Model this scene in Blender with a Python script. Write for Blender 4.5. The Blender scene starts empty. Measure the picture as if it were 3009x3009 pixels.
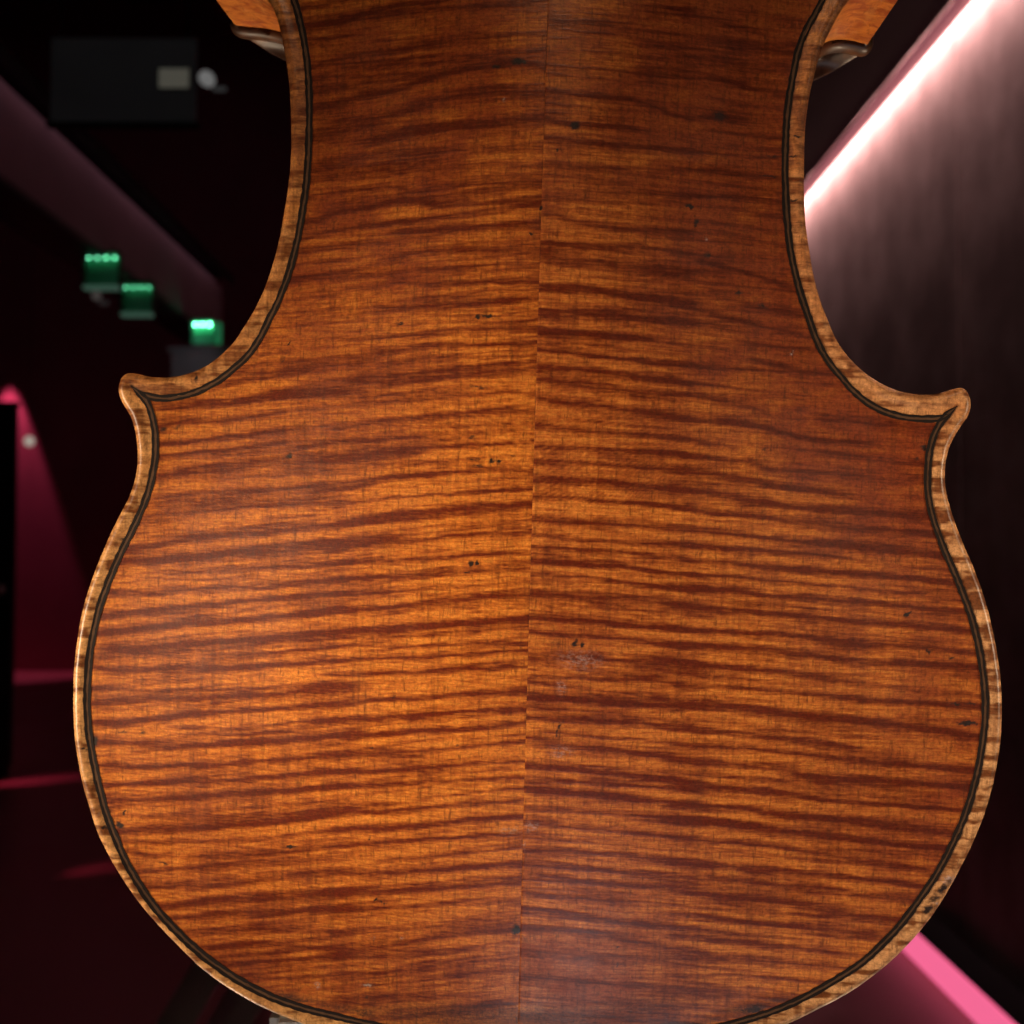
import bpy, bmesh, math, random
import numpy as np
from mathutils import Vector, Matrix
from mathutils.kdtree import KDTree

# ------------------------------------------------------------------ camera, world, lights
sc = bpy.context.scene
col = sc.collection
F = 3240.0                      # focal length in photo pixels (28 mm equivalent)
C0 = 1504.5                     # centre of the square photo
CAM = np.array([0.0, 0.0, 1.40])
fwd_c = np.array([(1480 - C0) / F, (C0 - 1620) / F, -1.0])     # room axis +Y seen by the camera
fwd_c /= np.linalg.norm(fwd_c)
pitch = math.asin(-fwd_c[1]); yaw = math.atan2(-fwd_c[0], -fwd_c[2])
cam_data = bpy.data.cameras.new('camera')
cam = bpy.data.objects.new('camera', cam_data); col.objects.link(cam)
R_cam = Matrix.Rotation(-yaw, 3, 'Z') @ Matrix.Rotation(math.radians(90) + pitch, 3, 'X')
cam.matrix_world = Matrix.Translation(CAM) @ R_cam.to_4x4()
cam_data.sensor_width = 36; cam_data.lens = 36 * F / 3009
cam_data.clip_start = 0.01; cam_data.clip_end = 200
cam_data.dof.use_dof = True; cam_data.dof.focus_distance = 0.238
cam_data.dof.aperture_fstop = 20
sc.camera = cam
RC = np.array(R_cam)

def ray(px, py):
    return RC @ np.array([(px - C0) / F, (C0 - py) / F, -1.0])
def W(px, py, D):               # the world point on the plane y = D seen at that pixel
    r = ray(px, py); return Vector(CAM + r * (D / r[1]))

world = bpy.data.worlds.new("World"); sc.world = world; world.use_nodes = True
bg = world.node_tree.nodes['Background']
bg.inputs[0].default_value = (0.75, 0.50, 0.52, 1); bg.inputs[1].default_value = 0.006
vs = sc.view_settings
vs.view_transform = 'Standard'; vs.look = 'None'; vs.exposure = 0; vs.gamma = 1

def area(name, loc, target, energy, color, sx, sy=None, spread=180):
    l = bpy.data.lights.new(name, 'AREA'); l.energy = energy; l.color = color
    l.shape = 'RECTANGLE' if sy else 'DISK'; l.size = sx
    if sy: l.size_y = sy
    l.spread = math.radians(spread)
    o = bpy.data.objects.new(name, l); col.objects.link(o)
    o.location = loc
    o.rotation_euler = (Vector(target) - Vector(loc)).to_track_quat('-Z', 'Y').to_euler()
    return o
def spot(name, loc, target, energy, color, ang, blend=1.0, radius=0.02):
    l = bpy.data.lights.new(name, 'SPOT'); l.energy = energy; l.color = color
    l.spot_size = math.radians(ang); l.spot_blend = blend; l.shadow_soft_size = radius
    o = bpy.data.objects.new(name, l); col.objects.link(o); o.location = loc
    o.rotation_euler = (Vector(target) - Vector(loc)).to_track_quat('-Z', 'Y').to_euler()
    return o

WARM = (1.0, 0.77, 0.53); ZC_ = 3.1586
VC = W(1560, 1560, 0.25)
spot('key_spot', (-0.60, 0.055, 1.300), W(1300, 1960, 0.24), 30.0, WARM, 25.5, 1.0, 0.05)
spot('top_spot', (0.02, -0.45, 2.20), W(1380, 1500, 0.25), 12.5, (1.0, 0.73, 0.48), 27, 1.0, 0.06)
spot('right_spot', (0.66, -0.02, 1.36), W(2050, 1920, 0.25), 16.0, WARM, 24, 1.0, 0.05)
spot('low_left_spot', (-0.22, 0.42, 1.02), W(720, 20, 0.28), 8.5, WARM, 40, 1.0, 0.02)
spot('low_right_spot', (0.24, 0.42, 1.02), W(2560, 20, 0.28), 8.5, WARM, 40, 1.0, 0.02)
area('sheen_fill', (0.03, -0.12, 0.895), W(1580, 2800, 0.24), 0.6, (0.90, 0.92, 1.0), 0.20)  # added unseen lamp that makes the sheen low on the back
area('hall_fill', (-3.5, 8, 7.6), (-3.5, 8, 0), 5, (1.0, 0.70, 0.74), 5.0)  # added unseen fill lamp, lifts the darkest parts of the hall
# wall washer in the ceiling slot over the right wall, and the weak one over the left bulkhead
area('wall_washer', (1.480, 6.0, 3.258), (1.480 + 0.9, 6.0, 3.258 - 1.0), 285, (1.0, 0.67, 0.66), 12, 0.05, 112)
area('bulkhead_washer', (-1.832, 5.3, ZC_ + 0.044), (-1.832, 5.3, 0), 0.36, (1.0, 0.52, 0.64), 0.05, 3.6)

# ------------------------------------------------------------------ helpers
def tag(o, label=None, cat=None, group=None, kind=None):
    if label: o['label'] = label
    if cat: o['category'] = cat
    if group: o['group'] = group
    if kind: o['kind'] = kind
    return o
def empty(name, loc=(0, 0, 0)):
    o = bpy.data.objects.new(name, None); col.objects.link(o); o.location = loc
    o.empty_display_size = 0.05
    return o
def link(name, me, mat, parent=None, smooth=False):
    o = bpy.data.objects.new(name, me); col.objects.link(o)
    if mat: me.materials.append(mat)
    if parent: o.parent = parent
    if smooth: me.polygons.foreach_set('use_smooth', [True] * len(me.polygons))
    return o
def box(name, lo, hi, mat, parent=None, bevel=0.0, off=(0, 0, 0)):
    lo = np.array(lo, float) - np.array(off); hi = np.array(hi, float) - np.array(off)
    bm = bmesh.new(); bmesh.ops.create_cube(bm, size=1)
    for v in bm.verts:
        v.co = Vector([(lo[i] + hi[i]) / 2 + v.co[i] * (hi[i] - lo[i]) for i in range(3)])
    if bevel: bmesh.ops.bevel(bm, geom=bm.edges[:], offset=bevel, segments=2, affect='EDGES')
    me = bpy.data.meshes.new(name); bm.to_mesh(me); bm.free()
    return link(name, me, mat, parent)
def lathe(name, prof, loc, mat, parent=None, n=24, axis=(0, 0, 1)):
    bm = bmesh.new(); rings = []
    q = Vector((0, 0, 1)).rotation_difference(Vector(axis))
    for r, z in prof:
        rings.append([bm.verts.new(Vector(loc) + q @ Vector((r * math.cos(2 * math.pi * k / n), r * math.sin(2 * math.pi * k / n), z))) for k in range(n)])
    for a, b in zip(rings, rings[1:]):
        for k in range(n): bm.faces.new((a[k], a[(k + 1) % n], b[(k + 1) % n], b[k]))
    bm.faces.new(rings[0][::-1]); bm.faces.new(rings[-1])
    me = bpy.data.meshes.new(name); bm.to_mesh(me); bm.free()
    return link(name, me, mat, parent, True)

class NT:                       # terse node builder
    def __init__(s, name):
        s.m = bpy.data.materials.new(name); s.m.use_nodes = True
        s.t = s.m.node_tree; s.b = s.t.nodes['Principled BSDF']
    def n(s, ty, **kw):
        x = s.t.nodes.new(ty)
        for k, v in kw.items(): setattr(x, k, v)
        return x
    def put(s, sock, v):
        if isinstance(v, bpy.types.NodeSocket): s.t.links.new(v, sock)
        elif v is not None: sock.default_value = v
    def math(s, op, a, b=None, c=None, clamp=False):
        x = s.n('ShaderNodeMath', operation=op, use_clamp=clamp)
        for i, v in enumerate((a, b, c)): s.put(x.inputs[i], v)
        return x.outputs[0]
    def mix(s, f, a, b, blend='MIX'):
        x = s.n('ShaderNodeMix', data_type='RGBA', blend_type=blend)
        s.put(x.inputs[0], f); s.put(x.inputs[6], a); s.put(x.inputs[7], b)
        return x.outputs[2]
    def attr(s, name):
        return s.n('ShaderNodeAttribute', attribute_name=name).outputs['Fac']
    def obj(s): return s.n('ShaderNodeTexCoord').outputs['Object']
    def noise(s, scale, detail=2.0, rough=0.5, off=(0, 0, 0), rot=0, dist=0):
        mp = s.n('ShaderNodeMapping'); s.put(mp.inputs[0], s.obj())
        mp.inputs['Scale'].default_value = scale; mp.inputs['Location'].default_value = off
        mp.inputs['Rotation'].default_value = (0, 0, rot)
        x = s.n('ShaderNodeTexNoise'); s.put(x.inputs['Vector'], mp.outputs[0])
        x.inputs['Scale'].default_value = 1; x.inputs['Detail'].default_value = detail
        x.inputs['Roughness'].default_value = rough; x.inputs['Distortion'].default_value = dist
        return x.outputs['Fac']
    def ss(s, v, a, b):
        x = s.n('ShaderNodeMapRange', interpolation_type='SMOOTHSTEP')
        s.put(x.inputs[0], v); x.inputs[1].default_value = a; x.inputs[2].default_value = b
        return x.outputs[0]
    def bump(s, h, strength, dist):
        x = s.n('ShaderNodeBump'); s.put(x.inputs['Height'], h)
        x.inputs['Strength'].default_value = strength; x.inputs['Distance'].default_value = dist
        s.t.links.new(x.outputs[0], s.b.inputs['Normal'])
    def base(s, c): s.put(s.b.inputs['Base Color'], c)
def rgb(r, g, b): return (r, g, b, 1)
def plain(name, c, rough=0.5, metal=0.0, var=0.15, scale=8.0, spec=0.5):
    t = NT(name)
    nz = t.noise((scale,) * 3, 4)
    t.base(t.mix(nz, rgb(*[x * (1 - var) for x in c]), rgb(*[min(1, x * (1 + var)) for x in c])))
    t.b.inputs['Roughness'].default_value = rough; t.b.inputs['Metallic'].default_value = metal
    t.b.inputs['Specular IOR Level'].default_value = spec
    return t.m
def glow(name, c, s):
    t = NT(name); t.base(rgb(*c))
    t.b.inputs['Emission Color'].default_value = rgb(*c); t.b.inputs['Emission Strength'].default_value = s
    return t.m

# ------------------------------------------------------------------ materials
def wood_back(name, off, tint):
    t = NT(name)
    fl = t.attr('figure_tone'); red = t.attr('varnish'); worn = t.attr('worn'); mk = t.attr('mark'); pale = t.attr('pale')
    K = 1000.0
    fib = t.noise((0.13 * K, 1.9 * K, 1), 4, 0.65, off, 0.03)
    fib2 = t.noise((0.55 * K, 2.6 * K, 1), 3, 0.65, (3.3 + off[0], 1.7, 0), 0.32 if off[0] else -0.22)
    grain = t.noise((1.55 * K, 0.20 * K, 1), 3, 0.65, off)
    grain2 = t.noise((0.8 * K, 0.04 * K, 1), 2, 0.5, (7 + off[0], 0, 0))
    clump = t.noise((0.09 * K, 0.13 * K, 1), 3, 0.6, off)
    fleck = t.noise((1.5 * K, 2.2 * K, 1), 3, 0.7, off, 0.5)
    a = t.math('MULTIPLY', t.math('SUBTRACT', fib, 0.5), 1.15)
    b = t.math('MULTIPLY', t.math('SUBTRACT', fib2, 0.5), 0.85)
    f = t.math('ADD', fl, t.math('ADD', a, b))
    f = t.math('ADD', f, t.math('MULTIPLY', t.math('SUBTRACT', fleck, 0.5), 0.55))
    fib3 = t.noise((0.045 * K, 1.25 * K, 1), 3, 0.6, (1 + off[0], 4, 0), 0.06 if not off[0] else -0.06)
    f = t.math('ADD', f, t.math('MULTIPLY', t.math('SUBTRACT', fib3, 0.5), 0.55))
    gold = t.ss(f, 0.22, -0.22)
    f = t.ss(f, -0.02, 0.98)
    red2 = t.math('ADD', red, t.math('MULTIPLY', t.math('SUBTRACT', clump, 0.5), 0.8), clamp=True)
    lightc = t.mix(red2, rgb(0.500, 0.138, 0.0185), rgb(0.205, 0.036, 0.0075))
    darkc = t.mix(red2, rgb(0.122, 0.0150, 0.0034), rgb(0.074, 0.0098, 0.0030))
    lightc = t.mix(t.math('MULTIPLY', gold, t.math('SUBTRACT', 1.0, t.math('MULTIPLY', red2, 0.92))), lightc, rgb(0.66, 0.225, 0.032))
    c = t.mix(f, lightc, darkc)
    silk = t.noise((0.40 * K, 3.0 * K, 1), 3, 0.7, (5 + off[0], 2, 0), 0.10 if not off[0] else -0.55)
    c = t.mix(t.math('MULTIPLY', t.math('MULTIPLY', t.ss(silk, 0.54, 0.70), t.ss(f, 0.35, 0.8)), 0.42), c, t.mix(0.5, lightc, darkc))
    mc = t.mix(f, rgb(0.60, 0.300, 0.105), rgb(0.135, 0.040, 0.010))
    mc = t.mix(t.ss(clump, 0.35, 0.75), mc, t.mix(0.45, mc, rgb(0.25, 0.085, 0.02)))
    c = t.mix(worn, c, mc)
    # thin vertical grain lines, plain in the light bands and fading in the dark ones
    gl = t.math('MULTIPLY', t.ss(grain, 0.50, 0.66), t.ss(t.noise((0.5 * K, 0.35 * K, 1), 2, 0.5, off), 0.38, 0.62))
    gl = t.math('MULTIPLY', gl, t.math('SUBTRACT', 0.78, t.math('MULTIPLY', f, 0.56)))
    c = t.mix(gl, c, t.mix(0.72, c, rgb(0.05, 0.012, 0.004)))
    g2 = t.math('MULTIPLY', t.ss(grain2, 0.52, 0.68), 0.42)
    c = t.mix(g2, c, t.mix(0.6, c, rgb(0.07, 0.018, 0.006)))
    # short pale pores
    pf = t.math('MULTIPLY', t.ss(fleck, 0.66, 0.76), t.ss(t.noise((0.04 * K, 0.05 * K, 1), 2, 0.5, (2 + off[0], 5, 0)), 0.42, 0.62))
    c = t.mix(t.math('MULTIPLY', pf, 0.45), c, rgb(0.48, 0.20, 0.08))
    # dust and dirt
    dirt = t.math('MULTIPLY', t.ss(t.noise((0.7 * K, 1.3 * K, 1), 4, 0.7, (1, 9 + off[0], 0)), 0.67, 0.74), t.ss(t.noise((0.06 * K, 0.06 * K, 1), 2, 0.5, (3, off[0], 0)), 0.46, 0.62))
    c = t.mix(dirt, c, rgb(0.055, 0.018, 0.008))
    mk2 = t.ss(t.math('ADD', mk, t.math('MULTIPLY', t.math('SUBTRACT', t.noise((1.6 * K, 2.0 * K, 1), 3, 0.6), 0.5), t.math('MULTIPLY', mk, 1.2))), 0.12, 0.72)
    c = t.mix(mk2, c, rgb(0.022, 0.013, 0.010))
    c = t.mix(t.math('MULTIPLY', pale, t.ss(t.noise((0.9 * K, 1.6 * K, 1), 4, 0.7), 0.42, 0.62)), c, rgb(0.36, 0.26, 0.21))
    tex = t.math('ADD', t.math('MULTIPLY', fleck, 0.5), t.math('MULTIPLY', t.noise((0.9 * K, 0.9 * K, 1), 4, 0.75, (4, 4, 0)), 0.5))
    tn = t.math('ADD', 0.62, t.math('MULTIPLY', t.ss(tex, 0.34, 0.66), 0.76))
    tv = t.n('ShaderNodeVectorMath', operation='SCALE'); t.put(tv.inputs[0], c); t.put(tv.inputs[3], tn)
    c = tv.outputs[0]
    tm = t.n('ShaderNodeVectorMath', operation='MULTIPLY'); t.put(tm.inputs[0], c); tm.inputs[1].default_value = tint
    c = tm.outputs[0]
    t.base(c)
    rr = t.math('ADD', 0.26, t.math('MULTIPLY', clump, 0.24))
    t.put(t.b.inputs['Roughness'], rr)
    t.b.inputs['Specular IOR Level'].default_value = 0.32
    t.b.inputs['Coat Weight'].default_value = 0.0
    h = t.math('ADD', t.math('MULTIPLY', f, 0.5), t.math('ADD', t.math('MULTIPLY', grain, 0.35), t.math('MULTIPLY', fleck, 0.5)))
    t.bump(h, 0.35, 0.00012)
    return t.m
M_L = wood_back('flamed_maple_a', (0, 0, 0), (1, 1, 1)); M_R = wood_back('flamed_maple_b', (11.3, 5.1, 0), (0.97, 0.99, 1.20))

def purf_mat(name, c, v):
    t = NT(name); nz = t.noise((600, 600, 600), 3, 0.6)
    t.base(t.mix(nz, rgb(*c), rgb(*[x * v for x in c]))); t.b.inputs['Roughness'].default_value = 0.65
    t.b.inputs['Specular IOR Level'].default_value = 0.12
    return t.m
M_PD = purf_mat('blackened_wood', (0.008, 0.005, 0.004), 2.2)
M_PM = purf_mat('pale_purfling_wood', (0.050, 0.025, 0.013), 2.4)
def rib_mat():
    t = NT('rib_maple')
    a = t.noise((220, 160, 320), 4, 0.7, dist=0.6); b = t.noise((260, 260, 90), 4, 0.7); d = t.noise((900, 700, 250), 2)
    c = t.mix(t.ss(a, 0.35, 0.68), rgb(0.58, 0.180, 0.026), rgb(0.28, 0.050, 0.010))
    c = t.mix(t.math('MULTIPLY', t.ss(b, 0.5, 0.7), 0.5), c, rgb(0.60, 0.26, 0.06))
    c = t.mix(t.math('MULTIPLY', t.ss(d, 0.6, 0.72), 0.4), c, rgb(0.12, 0.03, 0.008))
    t.base(c); t.b.inputs['Roughness'].default_value = 0.36
    t.bump(a, 0.2, 0.0003)
    return t.m
M_RIB = rib_mat()
def belly_mat():
    t = NT('belly_edge_wood')
    a = t.noise((400, 40, 40), 3, 0.6); b = t.noise((150, 150, 150), 3, 0.6)
    c = t.mix(t.ss(b, 0.4, 0.65), rgb(0.030, 0.011, 0.005), rgb(0.12, 0.046, 0.016))
    t.base(t.mix(t.math('MULTIPLY', a, 0.5), c, rgb(0.05, 0.02, 0.01)))
    t.b.inputs['Roughness'].default_value = 0.42; t.b.inputs['Specular IOR Level'].default_value = 0.35
    return t.m
M_BELLY = belly_mat()
M_DIRT = plain('old_grime', (0.035, 0.022, 0.014), 0.6, 0, 0.5, 900)

# ------------------------------------------------------------------ setting
def wallmat(name, c1, c2, rough=0.6):
    t = NT(name)
    a = t.noise((0.01, 5, 0.9), 4, 0.6); b = t.noise((0.01, 30, 1.6), 3, 0.6); d = t.noise((2.3, 2.3, 2.3), 4, 0.65)
    k = t.math('ADD', t.math('MULTIPLY', a, 0.16), t.math('ADD', t.math('MULTIPLY', b, 0.08), t.math('MULTIPLY', d, 0.76)))
    t.base(t.mix(t.ss(k, 0.36, 0.66), rgb(*c1), rgb(*c2))); t.b.inputs['Roughness'].default_value = rough
    t.bump(b, 0.3, 0.004)
    return t.m
M_PANEL = wallmat('stained_panel', (0.17, 0.105, 0.095), (0.33, 0.225, 0.205))
M_WALL = plain('dark_plaster', (0.10, 0.055, 0.06), 0.8, 0, 0.3, 2)
M_MAG = plain('crimson_plaster', (0.30, 0.06, 0.10), 0.75, 0, 0.25, 2)
M_CEIL = plain('black_ceiling', (0.02, 0.015, 0.016), 0.8, 0, 0.3, 2)
def corn():
    t = NT('glowing_cornice_paint'); t.base(rgb(0.7, 0.5, 0.52))
    t.b.inputs['Emission Color'].default_value = rgb(1.0, 0.30, 0.36); t.b.inputs['Emission Strength'].default_value = 0.22
    return t.m
M_CORN = corn()
def floor_mat():
    t = NT('dark_red_floor')
    a = t.noise((2, 2, 2), 4, 0.6); b = t.noise((120, 120, 1), 2, 0.6)
    t.base(t.mix(a, rgb(0.20, 0.045, 0.06), rgb(0.32, 0.085, 0.105)))
    t.put(t.b.inputs['Roughness'], t.math('ADD', 0.32, t.math('MULTIPLY', a, 0.3)))
    t.bump(b, 0.1, 0.002)
    return t.m
M_FLOOR = floor_mat()
M_BLACK = plain('black_lacquer', (0.012, 0.012, 0.014), 0.45, 0, 0.3, 5)
M_GREY = plain('grey_metal', (0.50, 0.50, 0.49), 0.45, 0.0, 0.15, 30)
M_DGREY = plain('charcoal_felt', (0.035, 0.032, 0.033), 0.8, 0, 0.2, 30)
XR = 1.52; ZC = 1.4 + 1.7586; XC = 1.435

box('floor', (-9, -3, -0.2), (4, 14, 0), M_FLOOR)['kind'] = 'structure'
box('ceiling', (0.35, -3, ZC), (XC, 14, ZC + 0.15), M_CEIL)['kind'] = 'structure'
box('hall_ceiling', (-9, -3, 8), (4, 14, 8.2), M_CEIL)['kind'] = 'structure'
box('ceiling_slot', (XC + 0.002, -3, ZC + 0.11), (XR + 0.2, 14, ZC + 0.17), M_CEIL)['kind'] = 'structure'
rw = box('right_wall', (XR + 0.02, -3, 0), (XR + 0.2, 14, ZC + 0.11), M_WALL); rw['kind'] = 'structure'
me_panel = None
for k in range(19):
    y0 = 3.65 + 0.56 * (k - 6)
    if me_panel is None:
        p = box('panel', (0, 0.0025, 0.03), (0.02, 0.5575, ZC + 0.105), M_PANEL, rw, 0.0015); me_panel = p.data
    else:
        p = link('panel', me_panel, None, rw)
    p.location = (XR + ((k * 7) % 3) * 0.0007, y0, 0)
box('back_wall', (-9, 13, 0), (4, 13.2, 7.99), M_MAG)['kind'] = 'structure'
box('left_wall', (-9.2, -3, 0), (-9, 14, 7.99), M_WALL)['kind'] = 'structure'
box('rear_wall', (-9, -3.2, 0), (4, -3, 7.99), M_WALL)['kind'] = 'structure'

cn = box('glowing_cornice', (XC - 0.001, -1, ZC - 0.0386), (XC + 0.035, 13, ZC - 0.002), M_CORN, None, 0.002)  # plain cornice; the pink light bounced onto it is put in as glow
tag(cn, 'dim pink cornice with added glow under the ceiling slot beside the bright wall', 'light strip')
bh = empty('bulkhead', (-1.873, 5.1, 2.8))
tag(bh, 'long dusky purple bulkhead running into the dark at upper left', 'bulkhead')
M_BULK = plain('purple_grey_paint', (0.22, 0.14, 0.17), 0.7, 0, 0.25, 3)
box('fascia', (-2.09, 2.4, 2.80), (-1.873, 7.3, ZC), M_BULK, bh, 0.003, (-1.873, 5.1, 2.8))
box('bottom_trim', (-2.09, 2.4, 2.77), (-1.868, 7.3, 2.799), M_BLACK, bh, 0.003, (-1.873, 5.1, 2.8))

box('lamp_shade', (-1.804, 2.4, ZC + 0.006), (-1.799, 7.3, ZC + 0.055), M_BLACK, bh, 0, (-1.873, 5.1, 2.8))  # shade and cover added to hide the washer lamp from view
box('lamp_cover', (-2.09, 2.4, ZC + 0.056), (-1.799, 7.3, ZC + 0.062), M_BLACK, bh, 0, (-1.873, 5.1, 2.8))
box('back_rail', (-2.09, 2.4, ZC + 0.001), (-2.04, 7.3, ZC + 0.055), M_BLACK, bh, 0, (-1.873, 5.1, 2.8))
# the glowing pink strip where the right wall meets the floor
ls = empty('light_strip', (1.45, 5, 0))
tag(ls, 'glowing pink light strip along the foot of the dark wall', 'light strip')
o5 = (1.45, 5, 0)
box('diffuser', (1.395, 0.5, 0.004), (1.402, 12.5, 0.108), glow('pink_diffuser', (1.0, 0.16, 0.34), 0.86), ls, 0.002, o5)
box('housing', (1.4025, 0.5, 0.004), (1.518, 12.5, 0.112), plain('matt_black', (0.010, 0.007, 0.008), 0.9, 0, 0.3, 5, 0.02), ls, 0.003, o5)

# tall black cabinet cut by the left edge of the frame
D = 6.9
pa = W(44, 1180, D); pb = W(62, 2280, D)
cb = empty('cabinet', (pa.x - 0.45, D + 0.3, 0))
tag(cb, 'tall black cabinet cut off by the left edge before the crimson wall', 'cabinet')
oc = tuple(cb.location)
box('body', (pa.x - 0.9, D, 0.06), (pa.x, D + 0.06, pa.z - 0.03), M_BLACK, cb, 0.006, oc)
box('top', (pa.x - 0.9, D - 0.01, pa.z - 0.029), (pa.x + 0.008, D + 0.06, pa.z), M_BLACK, cb, 0.004, oc)
box('base', (pa.x - 0.88, D + 0.02, 0.0), (pa.x - 0.02, D + 0.058, 0.059), M_BLACK, cb, 0.003, oc)
hp = W(3, 1732, D - 0.02)
lathe('knob', [(0.012, 0), (0.012, 0.02), (0.028, 0.026), (0.030, 0.04), (0.02, 0.05)], Vector((hp.x, D, hp.z)) - Vector(oc), M_GREY, cb, 20, (0, -1, 0))

# small white pendant lamp before the crimson wall
p = W(86, 1296, 12.3)
wl = empty('pendant_lamp', p); tag(wl, 'small round white lamp before the crimson wall at far left', 'lamp')
lathe('globe', [(0.01, -0.058), (0.035, -0.05), (0.055, -0.015), (0.055, 0.012), (0.04, 0.042), (0.012, 0.055)], (0, 0, 0), glow('lamp_globe', (0.80, 0.72, 0.60), 0.42), wl, 24)
lathe('cord', [(0.003, 0.055), (0.003, 7.99 - p.z)], (0, 0, 0), M_BLACK, wl, 8)

# dim grey screen with its plaque and lamp, high on the left
D = 3.4
a, b = W(150, 110, D), W(575, 358, D)
s = empty('projection_screen', ((a.x + b.x) / 2, D, b.z)); os_ = tuple(s.location)
tag(s, 'wide dim grey screen high up in the dark at upper left', 'screen')
def screen_mat():
    t = NT('dim_screen'); nz = t.noise((3, 3, 3), 3)
    t.base(rgb(0.05, 0.05, 0.05))
    t.put(t.b.inputs['Emission Color'], t.mix(nz, rgb(0.0030, 0.0030, 0.0032), rgb(0.0085, 0.0085, 0.0088))); t.b.inputs['Emission Strength'].default_value = 0.55
    return t.m
box('fabric', (a.x, D, b.z), (b.x, D + 0.01, a.z), screen_mat(), s, 0.003, os_)
box('bottom_rail', (a.x - 0.01, D - 0.006, b.z - 0.02), (b.x + 0.01, D + 0.016, b.z - 0.002), M_BLACK, s, 0.002, os_)
for hx in (a.x + 0.03, b.x - 0.03):
    box('hanger', (hx - 0.003, D + 0.002, a.z + 0.001), (hx + 0.003, D + 0.008, 7.999), M_BLACK, s, 0, os_)
a, b = W(466, 200, 3.385), W(554, 257, 3.385)
s = empty('sign_panel', ((a.x + b.x) / 2, 3.385, b.z)); os_ = tuple(s.location)
tag(s, 'small pale oblong lit panel in front of the dim grey screen', 'sign')
box('face', (a.x, 3.385, b.z), (b.x, 3.390, a.z), glow('pale_panel', (0.125, 0.120, 0.095), 0.45), s, 0.002, os_)
box('frame', (a.x - 0.003, 3.3905, b.z - 0.003), (b.x + 0.003, 3.397, a.z + 0.003), M_BLACK, s, 0.001, os_)
p = W(614, 236, 9.0)
s = empty('spotlight', p); tag(s, 'small white spotlight right of the dim grey screen', 'spotlight')
lathe('head', [(0.02, -0.03), (0.05, 0), (0.062, 0.05), (0.055, 0.09)], (0, 0.02, 0), glow('spot_lens', (0.27, 0.27, 0.265), 0.5), s, 20, (-0.2, -1, 0))
box('arm', (0.03, 0, -0.085), (0.14, 0.03, -0.05), glow('glowing_arm', (0.05, 0.05, 0.05), 0.5), s, 0.008)  # light on the arm put in as a faint glow
box('stem', (-0.01, 0.05, 0.03), (0.01, 0.07, max(0.1, ZC - p.z)), M_BLACK, s)

# green lit display boxes in a row
M_GB = plain('green_panel', (0.10, 0.55, 0.32), 0.6, 0, 0.2, 60)
M_GL = plain('grey_green_lip', (0.30, 0.38, 0.33), 0.6, 0, 0.2, 60)
def green_box(x0, y0, x1, y1, D, led, label, lip=True, nled=4, leds=0.9):
    a, b = W(x0, y0, D), W(x1, y1, D)
    t = empty('light_box', ((a.x + b.x) / 2, D, b.z)); o = tuple(t.location)
    tag(t, label, 'light box', 'green light boxes hanging in a row')
    w = b.x - a.x; h = a.z - b.z
    box('back_panel', (a.x, D + 0.03, b.z + 0.002), (b.x, D + 0.04, a.z), M_GB, t, 0.001, o)
    box('side', (a.x - 0.006, D, b.z), (a.x - 0.001, D + 0.04, a.z), M_BLACK, t, 0.001, o)
    box('side', (b.x + 0.001, D, b.z), (b.x + 0.006, D + 0.04, a.z), M_BLACK, t, 0.001, o)
    box('hood', (a.x - 0.006, D, a.z + 0.001), (b.x + 0.006, D + 0.04, a.z + 0.008), M_BLACK, t, 0.001, o)
    for hx in (a.x + w * .2, a.x + w * .8):
        box('hanger', (hx - 0.002, D + 0.018, a.z + 0.0085), (hx + 0.002, D + 0.022, max(2.768, a.z + 0.05)), M_BLACK, t, 0, o)
    gm = glow('green_led', (0.20, 1.0, 0.52), led)
    for k in range(nled):
        cx = a.x + w * (k + 0.5) / nled
        lathe('led', [(0.0005, 0), (w / nled * 0.10, -0.001), (w / nled * 0.13, -0.003), (w / nled * 0.10, -0.006), (w / nled * 0.04, -0.008)],
              Vector((cx, D + 0.012, a.z - h * 0.12)) - Vector(o), gm, t, 16)
    if lip: box('shelf', (a.x, D - 0.01, b.z - 0.018), (b.x, D + 0.04, b.z - 0.001), glow('glowing_shelf', (0.06, 0.13, 0.092), 0.5), t, 0.002, o)  # led light on the shelf put in as its own glow
    else:
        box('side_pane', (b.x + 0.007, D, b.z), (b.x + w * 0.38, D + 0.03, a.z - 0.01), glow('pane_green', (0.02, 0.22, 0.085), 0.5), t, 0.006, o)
    return t
green_box(246, 741, 346, 838, 5.1, 7, 'green light box with four lamps, leftmost and highest of three')
green_box(356, 830, 445, 918, 5.5, 4.5, 'dimmer green light box with four lamps, middle of the three')
green_box(562, 942, 624, 1010, 6.4, 60, 'brightest green light box glowing almost white beside the instrument waist', False, 3)
p = W(283, 868, 5.05)
s = empty('bracket_lamp', p); tag(s, 'tiny grey lamp, glowing faintly, hanging under the leftmost green light box', 'lamp')
lathe('head', [(0.006, -0.02), (0.018, 0), (0.022, 0.03)], (0, 0, 0), glow('glowing_grey_metal', (0.075, 0.065, 0.06), 0.55), s, 16, (0.4, -1, -0.3))  # unlit lamp; light on its metal put in as glow, arm too
box('arm', (0.01, 0, -0.045), (0.055, 0.012, -0.022), glow('glowing_grey_arm', (0.03, 0.024, 0.024), 0.5), s, 0.003)

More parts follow.
